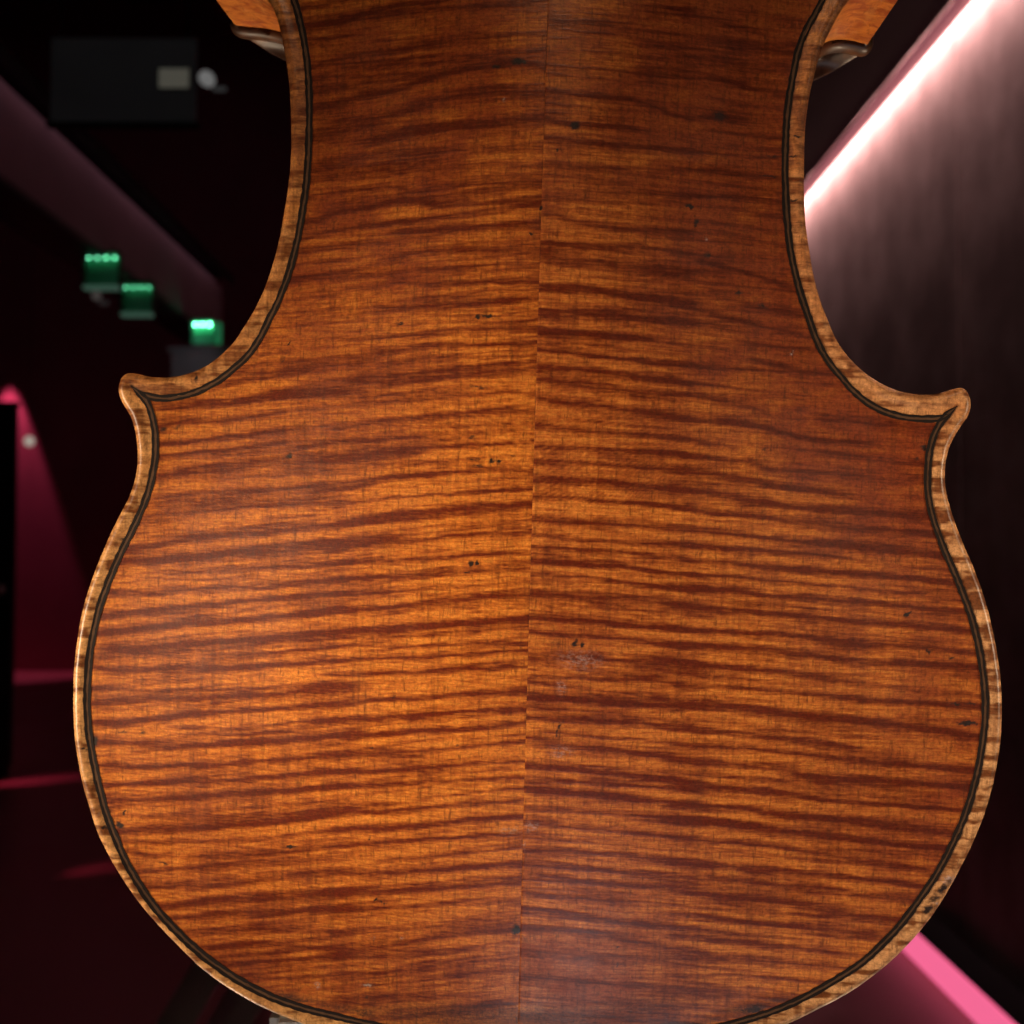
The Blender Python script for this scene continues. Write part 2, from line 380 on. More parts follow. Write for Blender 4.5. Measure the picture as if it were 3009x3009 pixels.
# hanging grey cabinet below the brightest light box
D = 6.6
a, b = W(492, 1020, D), W(1000, 1180, D)
s = empty('wall_cabinet', ((a.x + b.x) / 2, D, b.z)); os_ = tuple(s.location)
tag(s, 'dim grey cabinet under the brightest green light box, behind the left corner', 'cabinet')
M_CAB = plain('cabinet_grey', (0.30, 0.29, 0.30), 0.6, 0, 0.25, 4)
box('body', (a.x + 0.02, D, b.z), (b.x, D + 0.3, a.z - 0.03), M_CAB, s, 0.006, os_)
box('top', (a.x, D - 0.02, a.z - 0.029), (b.x, D + 0.3, a.z), M_CAB, s, 0.006, os_)
spot('cabinet_spot', W(560, 1000, 6.1), W(555, 1060, 6.6), 0.5, (0.9, 0.92, 1.0), 60, 1.0, 0.03)

# coloured light on the far wall and the floor
spot('crimson_wall_spot', W(5, 980, 12.80), W(5, 2000, 12.80), 230, (1.0, 0.22, 0.40), 37, 0.35, 0.02)
ta = W(70, 2288, 6.77); tb = W(285, 2545, 4.93)
spot('floor_spot_a', ta + Vector((-0.8, -0.50, 0.45)), ta, 55, (1.0, 0.14, 0.28), 17, 1.0, 0.02)  # both floor lamps added to stand in for pink reflections
spot('floor_spot_b', tb + Vector((-0.45, -0.40, 0.32)), tb, 7, (1.0, 0.13, 0.25), 20, 1.0, 0.02)

# ------------------------------------------------------------------ the instrument: frame and coordinates
DV = 0.245
wdir = ray(1685, 1386); wdir /= np.linalg.norm(wdir)          # depth axis of the ribs
O = CAM + ray(1580, 1500) * DV
def on_plane(px, py, zl=0.0):                                 # pixel -> world on the plate's plane
    r = ray(px, py); d = O - wdir * zl
    return CAM + r * (np.dot(d - CAM, wdir) / np.dot(r, wdir))
up = on_plane(1617, 0) - on_plane(1527, 2900); up -= wdir * np.dot(up, wdir); up /= np.linalg.norm(up)
zl_ = -wdir; xl_ = np.cross(up, zl_)
B = np.stack([xl_, up, zl_], 1)                               # local -> world
ORG = O + B @ np.array([0, 0, 0])
# put the origin on the seam
ORG = on_plane(1577, 1500)
def to_local(P): return (np.asarray(P) - ORG) @ B
def px2uv(pts):
    return np.array([to_local(on_plane(x, y))[:2] for x, y in pts])
def local2px(L):
    Wd = L @ B.T + ORG - CAM
    c = Wd @ RC
    return C0 + F * c[:, 0] / -c[:, 2], C0 - F * c[:, 1] / -c[:, 2]
MM = 0.001
PX = DV / F                                                   # metres per photo pixel on the plate

violin = empty('violin')
violin.matrix_world = Matrix.Translation(ORG) @ Matrix(B.tolist()).to_4x4()
tag(violin, 'old violin seen from the back, two-piece flamed maple in worn red-brown varnish', 'violin')

L_EDGE = [(1640,-1420),(1560,-1420),(1400,-1405),(1200,-1375),(1020,-1325),(860,-1250),(720,-1140),(620,-1010),(560,-870),(528,-720),(522,-600),(535,-490),(558,-400),(574,-330),(576,-260),(558,-205),(532,-168),(517,-142),(515,-120),(524,-104),(542,-95),(565,-91),(606,-88),(650,-82),(698,-70),(740,-47),(769,-22),
 (788,0),(807,38),(820,87),(830,135),(838,180),(844,228),(848,269),(850,310),(851.5,362),(851.5,440),(848,500),(841,560),(831,621),(818,695),(800,766),(776,838),(745,906),(714,957),(685,1001),(647,1040),(606,1071),(559,1093),(507,1106),(466,1108),(424,1103.5),(398,1097),(380,1093.5),(362,1098),(349,1114),(343,1140),(348,1168),(361,1194),(378,1222),(390,1259),(397,1300),(399,1342),(396,1383),(388,1421),(373,1463),(351,1505),(326,1555),(303,1606),(280,1662),(259,1719),(242,1776),(228,1838),(218,1906),(212,1965),(209.5,2031),(210,2094),(214,2172),(224,2240),(237.6,2308),(256,2371),(277,2439),(303,2496),(334,2553.5),(371,2611),(412.5,2668),(460,2723),(512,2777),(565,2830),(621,2877),(684,2919),(747,2955),(804,2982),(862,3005),(980,3048),(1120,3088),(1280,3118),(1400,3134),(1520,3142)]
R_EDGE = [(1640,-1420),(1720,-1418),(1880,-1400),(2080,-1365),(2260,-1310),(2420,-1230),(2560,-1120),(2660,-985),(2718,-845),(2748,-700),(2752,-580),(2738,-470),(2715,-380),(2696,-310),(2676,-240),(2680,-170),(2698,-128),(2710,-96),(2711,-70),(2703,-48),(2687,-36),(2660,-40),(2630,-48),(2592,-52),(2553,-46),(2519,-24),
 (2492,0),(2474,27),(2457,57),(2440,90),(2424,124),(2412,158),(2404,185),(2396,217),(2388,250),(2380,290),(2374,331),(2369.5,375),(2367,430),(2366,496),(2366,564),(2368,620),(2373.5,680),(2383,745),(2395,812),(2413,880),(2436,940),(2463,1000),(2496,1047),(2538,1088),(2580,1117.5),(2627,1141),(2674,1154),(2720,1158.5),(2762,1156),(2799,1145),(2828,1137),(2845,1147),(2856,1170),(2857,1198),(2848.5,1223),(2831,1248),(2815,1273),(2799,1303),(2788,1336),(2782,1376),(2782,1418),(2788.5,1460),(2801.5,1506.5),(2818,1554),(2841,1611),(2866,1668),(2888,1728),(2907,1789),(2923,1856),(2935,1919),(2945,1990),(2949,2068),(2947,2157),(2937,2237),(2919,2324),(2893,2408),(2859,2491),(2822,2564),(2783,2635),(2740,2700),(2689,2763),(2628,2824),(2564,2877),(2496,2924),(2418,2966),(2340,3005),(2200,3058),(2040,3098),(1860,3126),(1700,3140),(1520,3142)]
LQ = [((850,310),310),((818,695),690),((745,906),880),((647,1040),1020),((559,1093),1105),((507,1106),1180),((466,1108),1270),((424,1103.5),1370),((398,1097),1430),((380,1093.5),1460),((349,1114),1490),((343,1140),1505),((361,1194),1525),((390,1259),1545),((399,1342),1580),((373,1463),1630),((303,1606),1710),((242,1776),1830),((210,2010),2030),((256,2371),2350),((460,2723),2640),((804,2982),2850),((1120,3088),2990)]
RQ = [((2374,331),330),((2383,745),735),((2413,880),870),((2496,1047),1030),((2580,1117.5),1120),((2627,1141),1200),((2674,1154),1290),((2720,1158.5),1370),((2762,1156),1440),((2799,1145),1540),((2828,1137),1580),((2845,1147),1600),((2857,1198),1620),((2831,1248),1635),((2799,1303),1650),((2782,1376),1670),((2801.5,1506.5),1710),((2866,1668),1780),((2923,1856),1900),((2946,2010),2020),((2893,2408),2385),((2740,2700),2620),((2418,2966),2850),((2040,3098),3010)]
UQL = [((1200,-1375),-1350),((720,-1140),-1080),((522,-600),-600),((576,-260),-470),((515,-120),-380),((542,-95),-310),((606,-88),-190),((698,-57),-75),((788,0),10)]
UQR = [((2080,-1365),-1340),((2560,-1120),-1060),((2752,-580),-580),((2676,-240),-440),((2711,-82),-330),((2687,-36),-270),((2630,-48),-160),((2553,-46),-62),((2492,0),15)]
def seam_x(y): return 1617 - (1617 - 1527) * np.asarray(y, float) / 2900.0

def spline(pts, step):                        # centripetal-ish Catmull-Rom, resampled evenly
    P = np.array(pts, float)
    P = np.vstack([2 * P[0] - P[1], P, 2 * P[-1] - P[-2]])
    out = []
    for i in range(1, len(P) - 2):
        t = np.linspace(0, 1, 24, endpoint=False)[:, None]
        p0, p1, p2, p3 = P[i - 1], P[i], P[i + 1], P[i + 2]
        d1 = np.linalg.norm(p1 - p0) ** .5; d2 = np.linalg.norm(p2 - p1) ** .5; d3 = np.linalg.norm(p3 - p2) ** .5
        m1 = d2 * ((p1 - p0) / d1 - (p2 - p0) / (d1 + d2) + (p2 - p1) / d2)
        m2 = d2 * ((p2 - p1) / d2 - (p3 - p1) / (d2 + d3) + (p3 - p2) / d3)
        out.append((2*t**3-3*t**2+1)*p1 + (t**3-2*t**2+t)*m1 + (-2*t**3+3*t**2)*p2 + (t**3-t**2)*m2)
    out.append(P[-2][None])
    Q = np.vstack(out)
    s = np.r_[0, np.cumsum(np.linalg.norm(np.diff(Q, axis=0), axis=1))]
    n = max(2, int(s[-1] / step))
    u = np.linspace(0, s[-1], n + 1)
    R = np.stack([np.interp(u, s, Q[:, k]) for k in (0, 1)], 1)
    return R
def smooth(R, sig):
    k = np.exp(-0.5 * (np.arange(-3 * sig, 3 * sig + 1) / sig) ** 2); k /= k.sum(); h = 3 * sig
    P = np.vstack([R[0] + (R[0] - R[1:h + 1][::-1]), R, R[-1] + (R[-1] - R[-h - 1:-1][::-1])])
    return np.stack([np.convolve(P[:, j], k, 'valid') for j in (0, 1)], 1)

def outline(pts, fine):
    R = smooth(spline(pts, 2.0), 5)
    keep = [0]; acc = 0
    for i in range(1, len(R)):
        acc += np.linalg.norm(R[i] - R[i - 1])
        vis = -90 < R[i, 1] < 3060
        if acc >= (fine if vis else 4 * fine) or i == len(R) - 1:
            keep.append(i); acc = 0
    return R[keep]

def kd_of(P):
    k = KDTree(len(P))
    for i, p in enumerate(P): k.insert((p[0], p[1], 0), i)
    k.balance(); return k
EL = outline(L_EDGE, 3.4); ER = outline(R_EDGE, 3.4)
EDGE_ALL = np.vstack([spline(L_EDGE, 3.0), spline(R_EDGE, 3.0)[::-1]])
KD_E = kd_of(EDGE_ALL)
def edge_dist(X):
    return np.array([KD_E.find((a, b, 0))[2] for a, b in X])

# arching of the back, in plate pixels (y down) -> metres
A_Y = [-1420,-1300,-1000,-620,-300,-100,200,500,800,1000,1200,1500,1800,2050,2400,2700,2900,3050,3140]
A_W = [300,620,980,1080,1000,840,720,700,790,900,1040,1190,1290,1320,1250,1030,760,420,150]
def arch(x, y):
    a = np.interp(y, A_Y, A_W)
    u = np.clip(np.abs(x - seam_x(y)) / a, 0, 1)
    c = (0.5 * (1 + np.cos(np.pi * u))) ** 0.80
    t = np.clip((y - 860) / 2240.0, -1, 1)
    L = np.maximum(0, 1 - t * t) ** 0.75
    return 14.5 * MM * c * L
def lip(d):                                    # d in pixels from the outline
    d = d * PX
    z = 0.55 * MM * np.exp(-((d - 1.7 * MM) / (1.2 * MM)) ** 2)
    r = 1.5 * MM
    q = np.clip(r - d, 0, r)
    return z - (r - np.sqrt(np.maximum(r * r - q * q, 0)))
def plate_uv(X):                               # plate pixels -> local u, v (affine homography done exactly)
    R_ = np.stack([(X[:, 0] - C0) / F, (C0 - X[:, 1]) / F, -np.ones(len(X))], 1) @ RC.T
    k = np.dot(ORG - CAM, wdir) / (R_ @ wdir)
    return ((CAM + R_ * k[:, None]) - ORG) @ B[:, :2]

# ---- purfling centre lines (traced)
PURF = {
 'L_low': [(386,1134),(391,1140),(414,1160),(433,1180),(446,1217),(455,1259),(458,1310),(455,1357),(446,1404),(435,1450),(417,1497),(391,1554),(362,1611),(336,1668),(313,1725),(295,1776),(280,1838),(268,1901),(260,1966),(257,2026),(257,2094),(262,2157),(273,2224),(287,2292),(303,2355),(321,2412.5),(344,2470),(372,2533),(405,2590),(444,2647.5),(487,2700),(538,2752),(595,2804),(658,2851),(726,2893),(799,2929.5),(877,2958),(1000,2989),(1140,3018),(1300,3045),(1420,3058),(1520,3063)],
 'L_c': [(405,1150),(440,1166),(476,1171),(528,1166),(580,1150),(637,1122),(683,1088),(725,1051),(761,1003),(797,932),(832,854),(858,776),(876,699),(890,621),(900,543),(906,466),(909,362),(910,300),(907,240),(904,197),(898,145),(889,93),(878,45),(864,0),(842,-38),(810,-72),(760,-102),(700,-126),(640,-140),(600,-146),(570,-150)],
 'L_up': [(1630,-1345),(1420,-1332),(1200,-1298),(1040,-1250),(900,-1180),(780,-1085),(690,-970),(632,-840),(602,-710),(598,-600),(612,-490),(632,-400),(642,-330),(636,-262),(616,-200),(590,-165),(570,-150)],
 'R_low': [(2812,1193),(2807,1199),(2787,1214),(2765,1240),(2747,1271.5),(2734,1313),(2727,1360),(2725,1407),(2728.5,1459.5),(2739,1512),(2757,1569),(2782,1632),(2809,1694.5),(2834,1757),(2856,1820),(2872,1882.5),(2883,1940),(2890,1992),(2895,2063),(2893,2130.5),(2885,2198),(2869.5,2277),(2848.5,2355),(2820,2433),(2783,2512),(2741.5,2585),(2694.5,2653),(2642,2721),(2585,2781),(2522,2835.5),(2449,2882.5),(2376,2924),(2292,2963),(2209,2992),(2090,3022),(1920,3050),(1720,3062),(1520,3063)],
 'R_c': [(2790,1216),(2768,1227),(2726,1231),(2668,1228),(2611,1214),(2553.5,1187),(2506.5,1150),(2465,1104),(2428,1057),(2398,1002),(2371,924),(2350,862),(2334,799),(2321,731),(2313,653),(2309,574),(2307,496),(2308,418),(2312,350),(2318.6,290),(2327,238),(2339,176),(2353,124),(2369,87),(2390,50),(2416,0),(2434,-32),(2462,-60),(2505,-82),(2560,-92),(2610,-95),(2640,-95),(2665,-94)],
 'R_up': [(1630,-1345),(1860,-1330),(2080,-1285),(2240,-1232),(2380,-1160),(2500,-1060),(2590,-945),(2648,-820),(2676,-690),(2678,-580),(2662,-470),(2640,-380),(2618,-300),(2614,-230),(2626,-165),(2648,-118),(2665,-94)],
}
PP = {k: smooth(spline(v, 4.0), 3) for k, v in PURF.items()}
PALL = np.vstack(list(PP.values())); KD_P = kd_of(PALL); P_D = edge_dist(PALL)

# ---- numpy noise
def vn(x, y, seed):
    rs = np.random.RandomState(seed); G = rs.rand(256, 256)
    xi = np.floor(x).astype(int); yi = np.floor(y).astype(int); fx = x - xi; fy = y - yi
    fx = fx * fx * (3 - 2 * fx); fy = fy * fy * (3 - 2 * fy)
    g = lambda a, b: G[a % 256, b % 256]
    return (g(xi, yi) * (1 - fx) + g(xi + 1, yi) * fx) * (1 - fy) + (g(xi, yi + 1) * (1 - fx) + g(xi + 1, yi + 1) * fx) * fy

# ---- the flame: dark bands of the figure, traced from the wood (crop coordinates)
def blk(ox, oy, sc_, rows):
    return [([(ox + x / sc_, oy + y / sc_) for x, y in pts], w / sc_, d) for pts, w, d in rows]
SL = blk(1000, 0, 1.932, [
 ([(-260,60),(0,0),(150,-20)],22,.6),([(-320,180),(-140,160),(0,115),(150,75),(330,30),(520,10)],28,.8),([(300,60),(600,45),(900,35),(1180,25)],25,.5),([(-300,270),(-100,240),(0,215),(60,200)],12,.5),
 ([(-330,430),(-100,360),(0,330),(250,300),(480,240),(750,200),(1000,190),(1190,185)],30,.72),([(-300,480),(0,395),(200,380),(420,330)],18,.5),([(-320,560),(0,500),(200,470),(400,430)],22,.55),
 ([(-320,680),(-150,620),(0,580),(150,545),(300,510),(480,450),(700,390),(870,370),(1000,350),(1180,370)],32,.92),([(-300,820),(-150,760),(0,715),(200,690),(420,600),(600,540),(900,520),(1180,530)],50,.75),
 ([(200,790),(420,740),(600,720),(900,700),(1190,665)],38,.72),([(300,890),(600,850),(1000,840),(1180,820)],35,.5),([(-320,1000),(0,920),(250,880),(500,860)],40,.6),([(-300,1060),(0,990),(300,960),(600,960),(900,930),(1170,940)],20,.5),
 ([(-300,1150),(-120,1110),(0,1085),(250,1060),(480,1090),(700,1050),(950,1035),(1170,1035)],18,.6),([(-320,1300),(-150,1250),(0,1205),(180,1180),(350,1130),(600,1170),(900,1150),(1165,1150)],28,.8),
 ([(-320,1390),(-150,1340),(0,1310),(150,1290),(350,1270)],16,.65),([(350,1320),(600,1300),(900,1280),(1160,1280)],25,.7),([(-300,1460),(0,1400),(300,1380),(500,1350)],20,.5),([(-330,1600),(-100,1560),(0,1545),(80,1535)],18,.6),([(300,1465),(420,1440),(650,1420),(900,1430),(1155,1420)],22,.7),
 ([(480,1530),(800,1510),(1150,1500)],15,.5),([(550,1620),(700,1610),(850,1600),(1150,1600)],18,.8),([(300,1755),(450,1740),(700,1730),(900,1715),(1150,1700)],18,.62),([(600,1790),(900,1790),(1140,1760)],8,.5),([(-420,1730),(-200,1690),(0,1650),(300,1600)],20,.4),([(-500,1870),(-200,1830),(100,1790),(350,1760)],22,.4),
 ([(350,1850),(600,1830),(900,1830),(1145,1810)],14,.5),([(0,1920),(400,1900),(700,1875),(1140,1860)],16,.45)])
SL += blk(0, 1000, 1.932, [
 ([(1400,160),(1500,130),(1640,120)],20,.6),([(1250,265),(1300,250),(1500,210),(1620,195)],25,.65),([(880,365),(900,360),(1100,350),(1300,355),(1450,330),(1650,305),(1932,295)],25,.8),([(900,395),(1000,385),(1120,380)],14,.5),
 ([(910,495),(1050,465),(1250,460),(1450,435),(1600,415)],22,.88),([(900,590),(1100,570),(1300,545),(1600,520)],18,.78),([(900,665),(1100,645),(1300,620),(1605,585)],19,.97),
 ([(900,785),(1050,765),(1250,735),(1450,700),(1650,690),(1932,660)],32,.72),([(940,885),(1150,870),(1400,850),(1700,840),(1932,820)],18,.6),([(1100,915),(1300,905),(1700,900),(1932,885)],14,.4),([(830,1005),(950,985),(1150,975),(1350,950),(1700,930),(1932,925)],28,.78),
 ([(720,1190),(900,1160),(1100,1120),(1350,1100),(1650,1075),(1932,1040),(2200,1010)],26,.95),([(690,1255),(850,1250),(1100,1235),(1350,1205),(1600,1195),(1932,1160),(2200,1120)],24,.95),([(1000,1315),(1250,1310),(1500,1290),(1932,1270)],16,.6),([(960,1355),(1200,1355),(1450,1350)],10,.4),
 ([(630,1430),(850,1440),(1000,1420),(1300,1400),(1500,1400),(1700,1375),(1932,1355)],26,.92),([(600,1555),(850,1535),(1100,1510),(1400,1480),(1700,1455),(1932,1435)],22,.92),([(570,1665),(740,1645),(900,1630),(1100,1590),(1400,1580),(1700,1555),(1932,1525)],33,.97),
 ([(650,1755),(760,1760),(1000,1735),(1200,1720),(1450,1705),(1700,1680),(1932,1655)],24,.92),([(1250,1785),(1500,1780),(1600,1770)],10,.4),([(530,1860),(700,1875),(900,1865),(1100,1860),(1400,1855),(1700,1830),(1932,1820)],20,.95)])
SL += blk(1000, 1000, 1.932, [
 ([(250,60),(400,45),(700,30),(1000,20),(1130,15)],18,.72),([(300,130),(450,110),(700,100),(1000,90),(1130,80)],16,.62),([(-300,160),(0,110),(250,80)],34,.5),([(300,245),(450,225),(700,200),(900,185),(1130,170)],22,.72),([(-400,300),(-100,240),(250,190)],30,.45),([(200,360),(400,340),(600,325),(800,310),(1000,295),(1130,300)],16,.75),
 ([(-250,410),(0,390),(200,330)],26,.5),([(200,455),(420,440),(600,425),(800,410),(950,400),(1130,405)],18,.88),([(0,500),(200,480),(350,485),(600,490),(900,480),(1130,470)],10,.6),([(-200,590),(0,570),(200,560),(380,545)],30,.72),([(250,625),(380,610),(600,600),(800,595),(1000,580),(1120,570)],12,.75),([(-200,720),(0,690),(200,660),(350,640)],35,.78),
 ([(200,790),(350,775),(600,760),(800,740),(1000,735),(1115,735)],20,.88),([(-100,850),(0,845),(150,820),(350,780)],24,.8),([(0,925),(200,905),(500,875),(700,865),(900,855),(1110,845)],14,.82),([(0,1050),(200,1020),(400,990),(600,965),(850,945),(1110,930)],29,.97),
 ([(0,1180),(150,1165),(350,1150),(600,1115),(800,1105),(1000,1100),(1110,1085)],20,.92),([(0,1260),(300,1245),(600,1235),(800,1215),(1100,1205)],16,.78),([(0,1360),(250,1345),(500,1335),(750,1310),(1100,1290)],17,.66),([(-50,1445),(250,1430),(380,1420)],14,.8),([(560,1400),(800,1385),(1090,1370)],8,.5),
 ([(0,1530),(250,1520),(500,1485),(700,1470),(900,1455),(1090,1450)],24,.97),([(0,1660),(300,1640),(500,1620),(700,1600),(900,1590),(1090,1575)],24,.97),([(0,1740),(200,1740),(600,1730),(900,1715),(1080,1730)],14,.66),([(0,1820),(200,1805),(500,1800),(800,1780),(1080,1755)],16,.85),([(0,1900),(300,1890),(500,1885),(750,1865),(1080,1850)],18,.85)])
SL += blk(1000, 2000, 1.915, [
 ([(0,130),(250,115),(450,100),(700,80),(950,60),(1065,55)],20,.95),([(0,215),(250,210),(500,190),(750,175),(1065,160)],18,.92),([(0,310),(300,300),(550,280),(800,265),(1065,240)],18,.88),([(0,420),(300,410),(550,390),(800,360),(1065,345)],20,.88),([(0,510),(300,510),(550,490),(800,470),(1060,455)],16,.88),
 ([(0,595),(250,590),(500,570),(700,555),(1060,545)],16,.88),([(0,690),(200,690)],14,.7),([(500,655),(800,620),(1060,610)],14,.72),([(0,740),(300,735),(550,710),(800,690),(1050,670)],16,.82),([(0,835),(300,830),(500,810),(750,780),(1040,770)],22,.95),([(0,930),(300,905),(600,890),(1030,860)],16,.85),([(300,1000),(500,990),(700,970),(1030,940)],14,.62),
 ([(0,1080),(300,1070),(600,1060),(900,1035),(1030,1030)],24,.72),([(0,1195),(300,1180),(600,1160),(800,1145),(1030,1130)],22,.95),([(0,1290),(500,1260),(700,1240),(1020,1240)],30,.55),([(0,1410),(500,1390),(760,1360)],24,.5),([(0,1520),(250,1500),(600,1430),(800,1410),(1010,1400)],30,.7),([(0,1560),(400,1550),(700,1520)],16,.6),([(650,1650),(900,1630),(1010,1620)],14,.6),([(0,1790),(400,1770)],30,.6),([(300,1870),(450,1850),(1000,1820)],20,.6),([(400,1720),(1000,1690)],14,.5)])
SL += blk(0, 2000, 1.915, [
 ([(490,45),(700,55),(1000,50),(1400,45),(1700,25),(1915,15)],14,.72),([(490,130),(800,115),(1100,95),(1400,85),(1700,65),(1915,50)],22,.96),([(500,230),(700,240),(850,225),(1000,200),(1200,180),(1500,160),(1915,130)],24,.96),([(1050,265),(1300,265),(1600,240),(1915,210)],14,.82),([(1000,300),(1400,300),(1700,290)],10,.62),
 ([(500,350),(700,350),(900,355),(1150,360),(1400,350),(1700,330),(1915,310)],28,.97),([(520,475),(800,480),(1050,475),(1350,460),(1600,440),(1915,415)],20,.97),([(560,590),(800,580),(1100,570),(1400,555),(1700,530),(1915,510)],20,.97),([(620,675),(900,660),(1100,655),(1350,635),(1600,620),(1915,595)],24,.97),([(700,755),(1000,760),(1300,765),(1700,745)],16,.62),
 ([(640,850),(900,835),(1100,830),(1400,810),(1700,775),(1915,740)],30,.92),([(700,910),(1100,910),(1500,885),(1915,835)],16,.72),([(700,960),(900,990),(1200,990),(1500,970),(1700,960)],20,.62),([(800,1060),(1300,1040),(1915,1000)],20,.55),([(800,1160),(1100,1150),(1500,1120),(1915,1080)],24,.72),([(850,1265),(1200,1240),(1600,1230),(1915,1195)],26,.72),
 ([(950,1335),(1300,1310),(1915,1290)],18,.62),([(1050,1415),(1400,1400),(1915,1410)],16,.6),([(1100,1505),(1500,1480),(1915,1510)],22,.6),([(1200,1595),(1600,1570),(1915,1560)],18,.6),([(1300,1685),(1700,1670),(1915,1650)],16,.6)])
SR = blk(1000, 0, 1.932, [
 ([(1200,105),(1320,125),(1450,130)],22,.65),([(1200,215),(1300,210)],14,.5),([(1200,520),(1400,535),(1650,570),(1932,660)],18,.78),([(1180,680),(1340,710),(1480,710),(1650,730)],33,.72),([(1180,785),(1400,805),(1650,830),(1932,860)],20,.88),([(1180,930),(1400,950)],28,.5),([(1180,1100),(1600,1100),(1900,1120)],36,.4),
 ([(1180,1220),(1350,1260),(1550,1290),(1932,1320)],28,.82),([(1160,1375),(1400,1385),(1700,1400),(1932,1430)],22,.88),([(1160,1450),(1250,1480),(1500,1500),(1932,1545)],38,.88),([(1150,1640),(1350,1640),(1550,1665),(1700,1690),(1932,1720)],28,.93),([(1150,1770),(1350,1770),(1550,1790),(1932,1830)],26,.9),([(1145,1885),(1400,1900),(1700,1920)],22,.88),
 ([(1600,40),(1932,70)],36,.4),([(1700,230),(1932,260)],30,.4),([(1750,400),(1932,420)],30,.35)])
SR += blk(2000, 0, 1.915, [
 ([(0,60),(250,130),(450,190)],20,.55),([(150,230),(350,250),(600,300)],18,.62),([(200,440),(400,500),(600,530)],20,.7),([(200,560),(400,600),(570,610)],20,.62),([(180,650),(260,660)],36,.8),([(200,740),(400,760),(570,780)],14,.7),([(430,885),(560,885)],8,.7),([(0,945),(200,960),(450,985)],14,.5),([(80,1110),(350,1105),(570,1135)],9,.85),([(440,1220),(570,1225)],18,.6),([(200,1300),(350,1330)],16,.5),([(300,1430),(400,1440)],16,.6),
 ([(180,1490),(350,1530),(590,1600)],18,.82),([(0,1640),(330,1660)],18,.5),([(430,1730),(620,1760)],16,.7),([(0,1720),(300,1800),(620,1870)],16,.7),([(0,300),(300,350),(590,400)],30,.4),([(-100,820),(200,830),(450,850)],22,.4)])
SR += blk(2000, 1000, 1.915, [
 ([(380,10),(600,50),(750,60)],20,.62),([(450,120),(700,180),(820,180)],22,.72),([(0,130),(200,150),(400,170)],25,.5),([(0,240),(200,340),(420,390)],18,.5),([(250,450),(450,490),(600,530),(750,560),(900,570),(1040,570)],20,.88),([(0,550),(150,575)],18,.6),([(820,435),(1000,450),(1120,470),(1300,490)],30,.62),([(0,640),(200,670),(400,695),(520,720),(740,740)],20,.82),([(850,640),(1100,680),(1380,700)],30,.62),
 ([(0,730),(220,760),(400,790),(600,820),(850,860)],22,.82),([(950,760),(1200,790),(1370,800)],25,.5),([(0,840),(200,865),(400,900),(600,935),(800,955),(1000,970),(1380,995)],24,.96),([(0,950),(250,975),(500,1005),(800,1030),(1100,1060),(1400,1085)],18,.88),([(0,1055),(250,1080),(500,1115),(750,1135),(1000,1155),(1250,1180),(1450,1210)],24,.96),([(0,1140),(250,1165),(520,1190),(750,1205),(950,1230)],16,.82),
 ([(0,1225),(300,1255),(500,1280),(800,1300),(1050,1320),(1350,1345),(1520,1370)],22,.92),([(0,1315),(300,1330),(600,1355),(900,1385),(1300,1420)],14,.78),([(0,1390),(250,1400),(500,1435),(800,1450),(1100,1480),(1300,1500),(1550,1525)],22,.96),([(0,1495),(300,1525),(550,1545),(800,1575),(1000,1590),(1250,1600),(1580,1640)],24,.96),([(0,1630),(300,1640),(550,1650),(800,1680),(1050,1705),(1350,1720),(1620,1750)],20,.92),
 ([(0,1720),(300,1725),(600,1750),(900,1790),(1200,1810),(1650,1840)],26,.96),([(0,1820),(300,1850),(550,1870),(800,1890)],22,.92)])
SR += blk(1000, 1000, 1.932, [
 ([(1140,60),(1300,75),(1500,95),(1700,115),(1950,142)],20,.92),([(1140,160),(1350,165),(1600,190),(1950,232)],18,.82),([(1130,230),(1250,240),(1400,260),(1550,280),(1950,312)],22,.82),([(1140,330),(1300,360),(1500,380),(1700,410),(1950,442)],30,.88),([(1130,490),(1350,505),(1600,520),(1950,567)],24,.88),([(1120,600),(1300,610),(1500,620),(1750,635),(1950,657)],16,.92),([(1120,680),(1400,695),(1700,720),(1950,747)],16,.82),
 ([(1115,790),(1400,800),(1700,825),(1950,847)],24,.82),([(1110,885),(1300,890),(1600,920),(1950,947)],18,.96),([(1105,1010),(1350,1030),(1600,1045),(1950,1072)],22,.93),([(1105,1105),(1350,1130),(1600,1150),(1950,1167)],18,.88),([(1100,1175),(1350,1190),(1600,1205),(1950,1242)],14,.78),([(1100,1255),(1350,1270),(1600,1285),(1950,1332)],18,.96),([(1095,1330),(1350,1340),(1600,1370),(1950,1412)],14,.88),
 ([(1090,1430),(1350,1435),(1600,1460),(1950,1502)],35,.75),([(1090,1575),(1250,1585),(1500,1600),(1950,1642)],22,.96),([(1085,1650),(1300,1670),(1600,1690),(1950,1727)],18,.92),([(1080,1790),(1250,1800),(1500,1810),(1950,1852)],38,.88),([(1080,1915),(1400,1920),(1700,1925)],18,.8)])
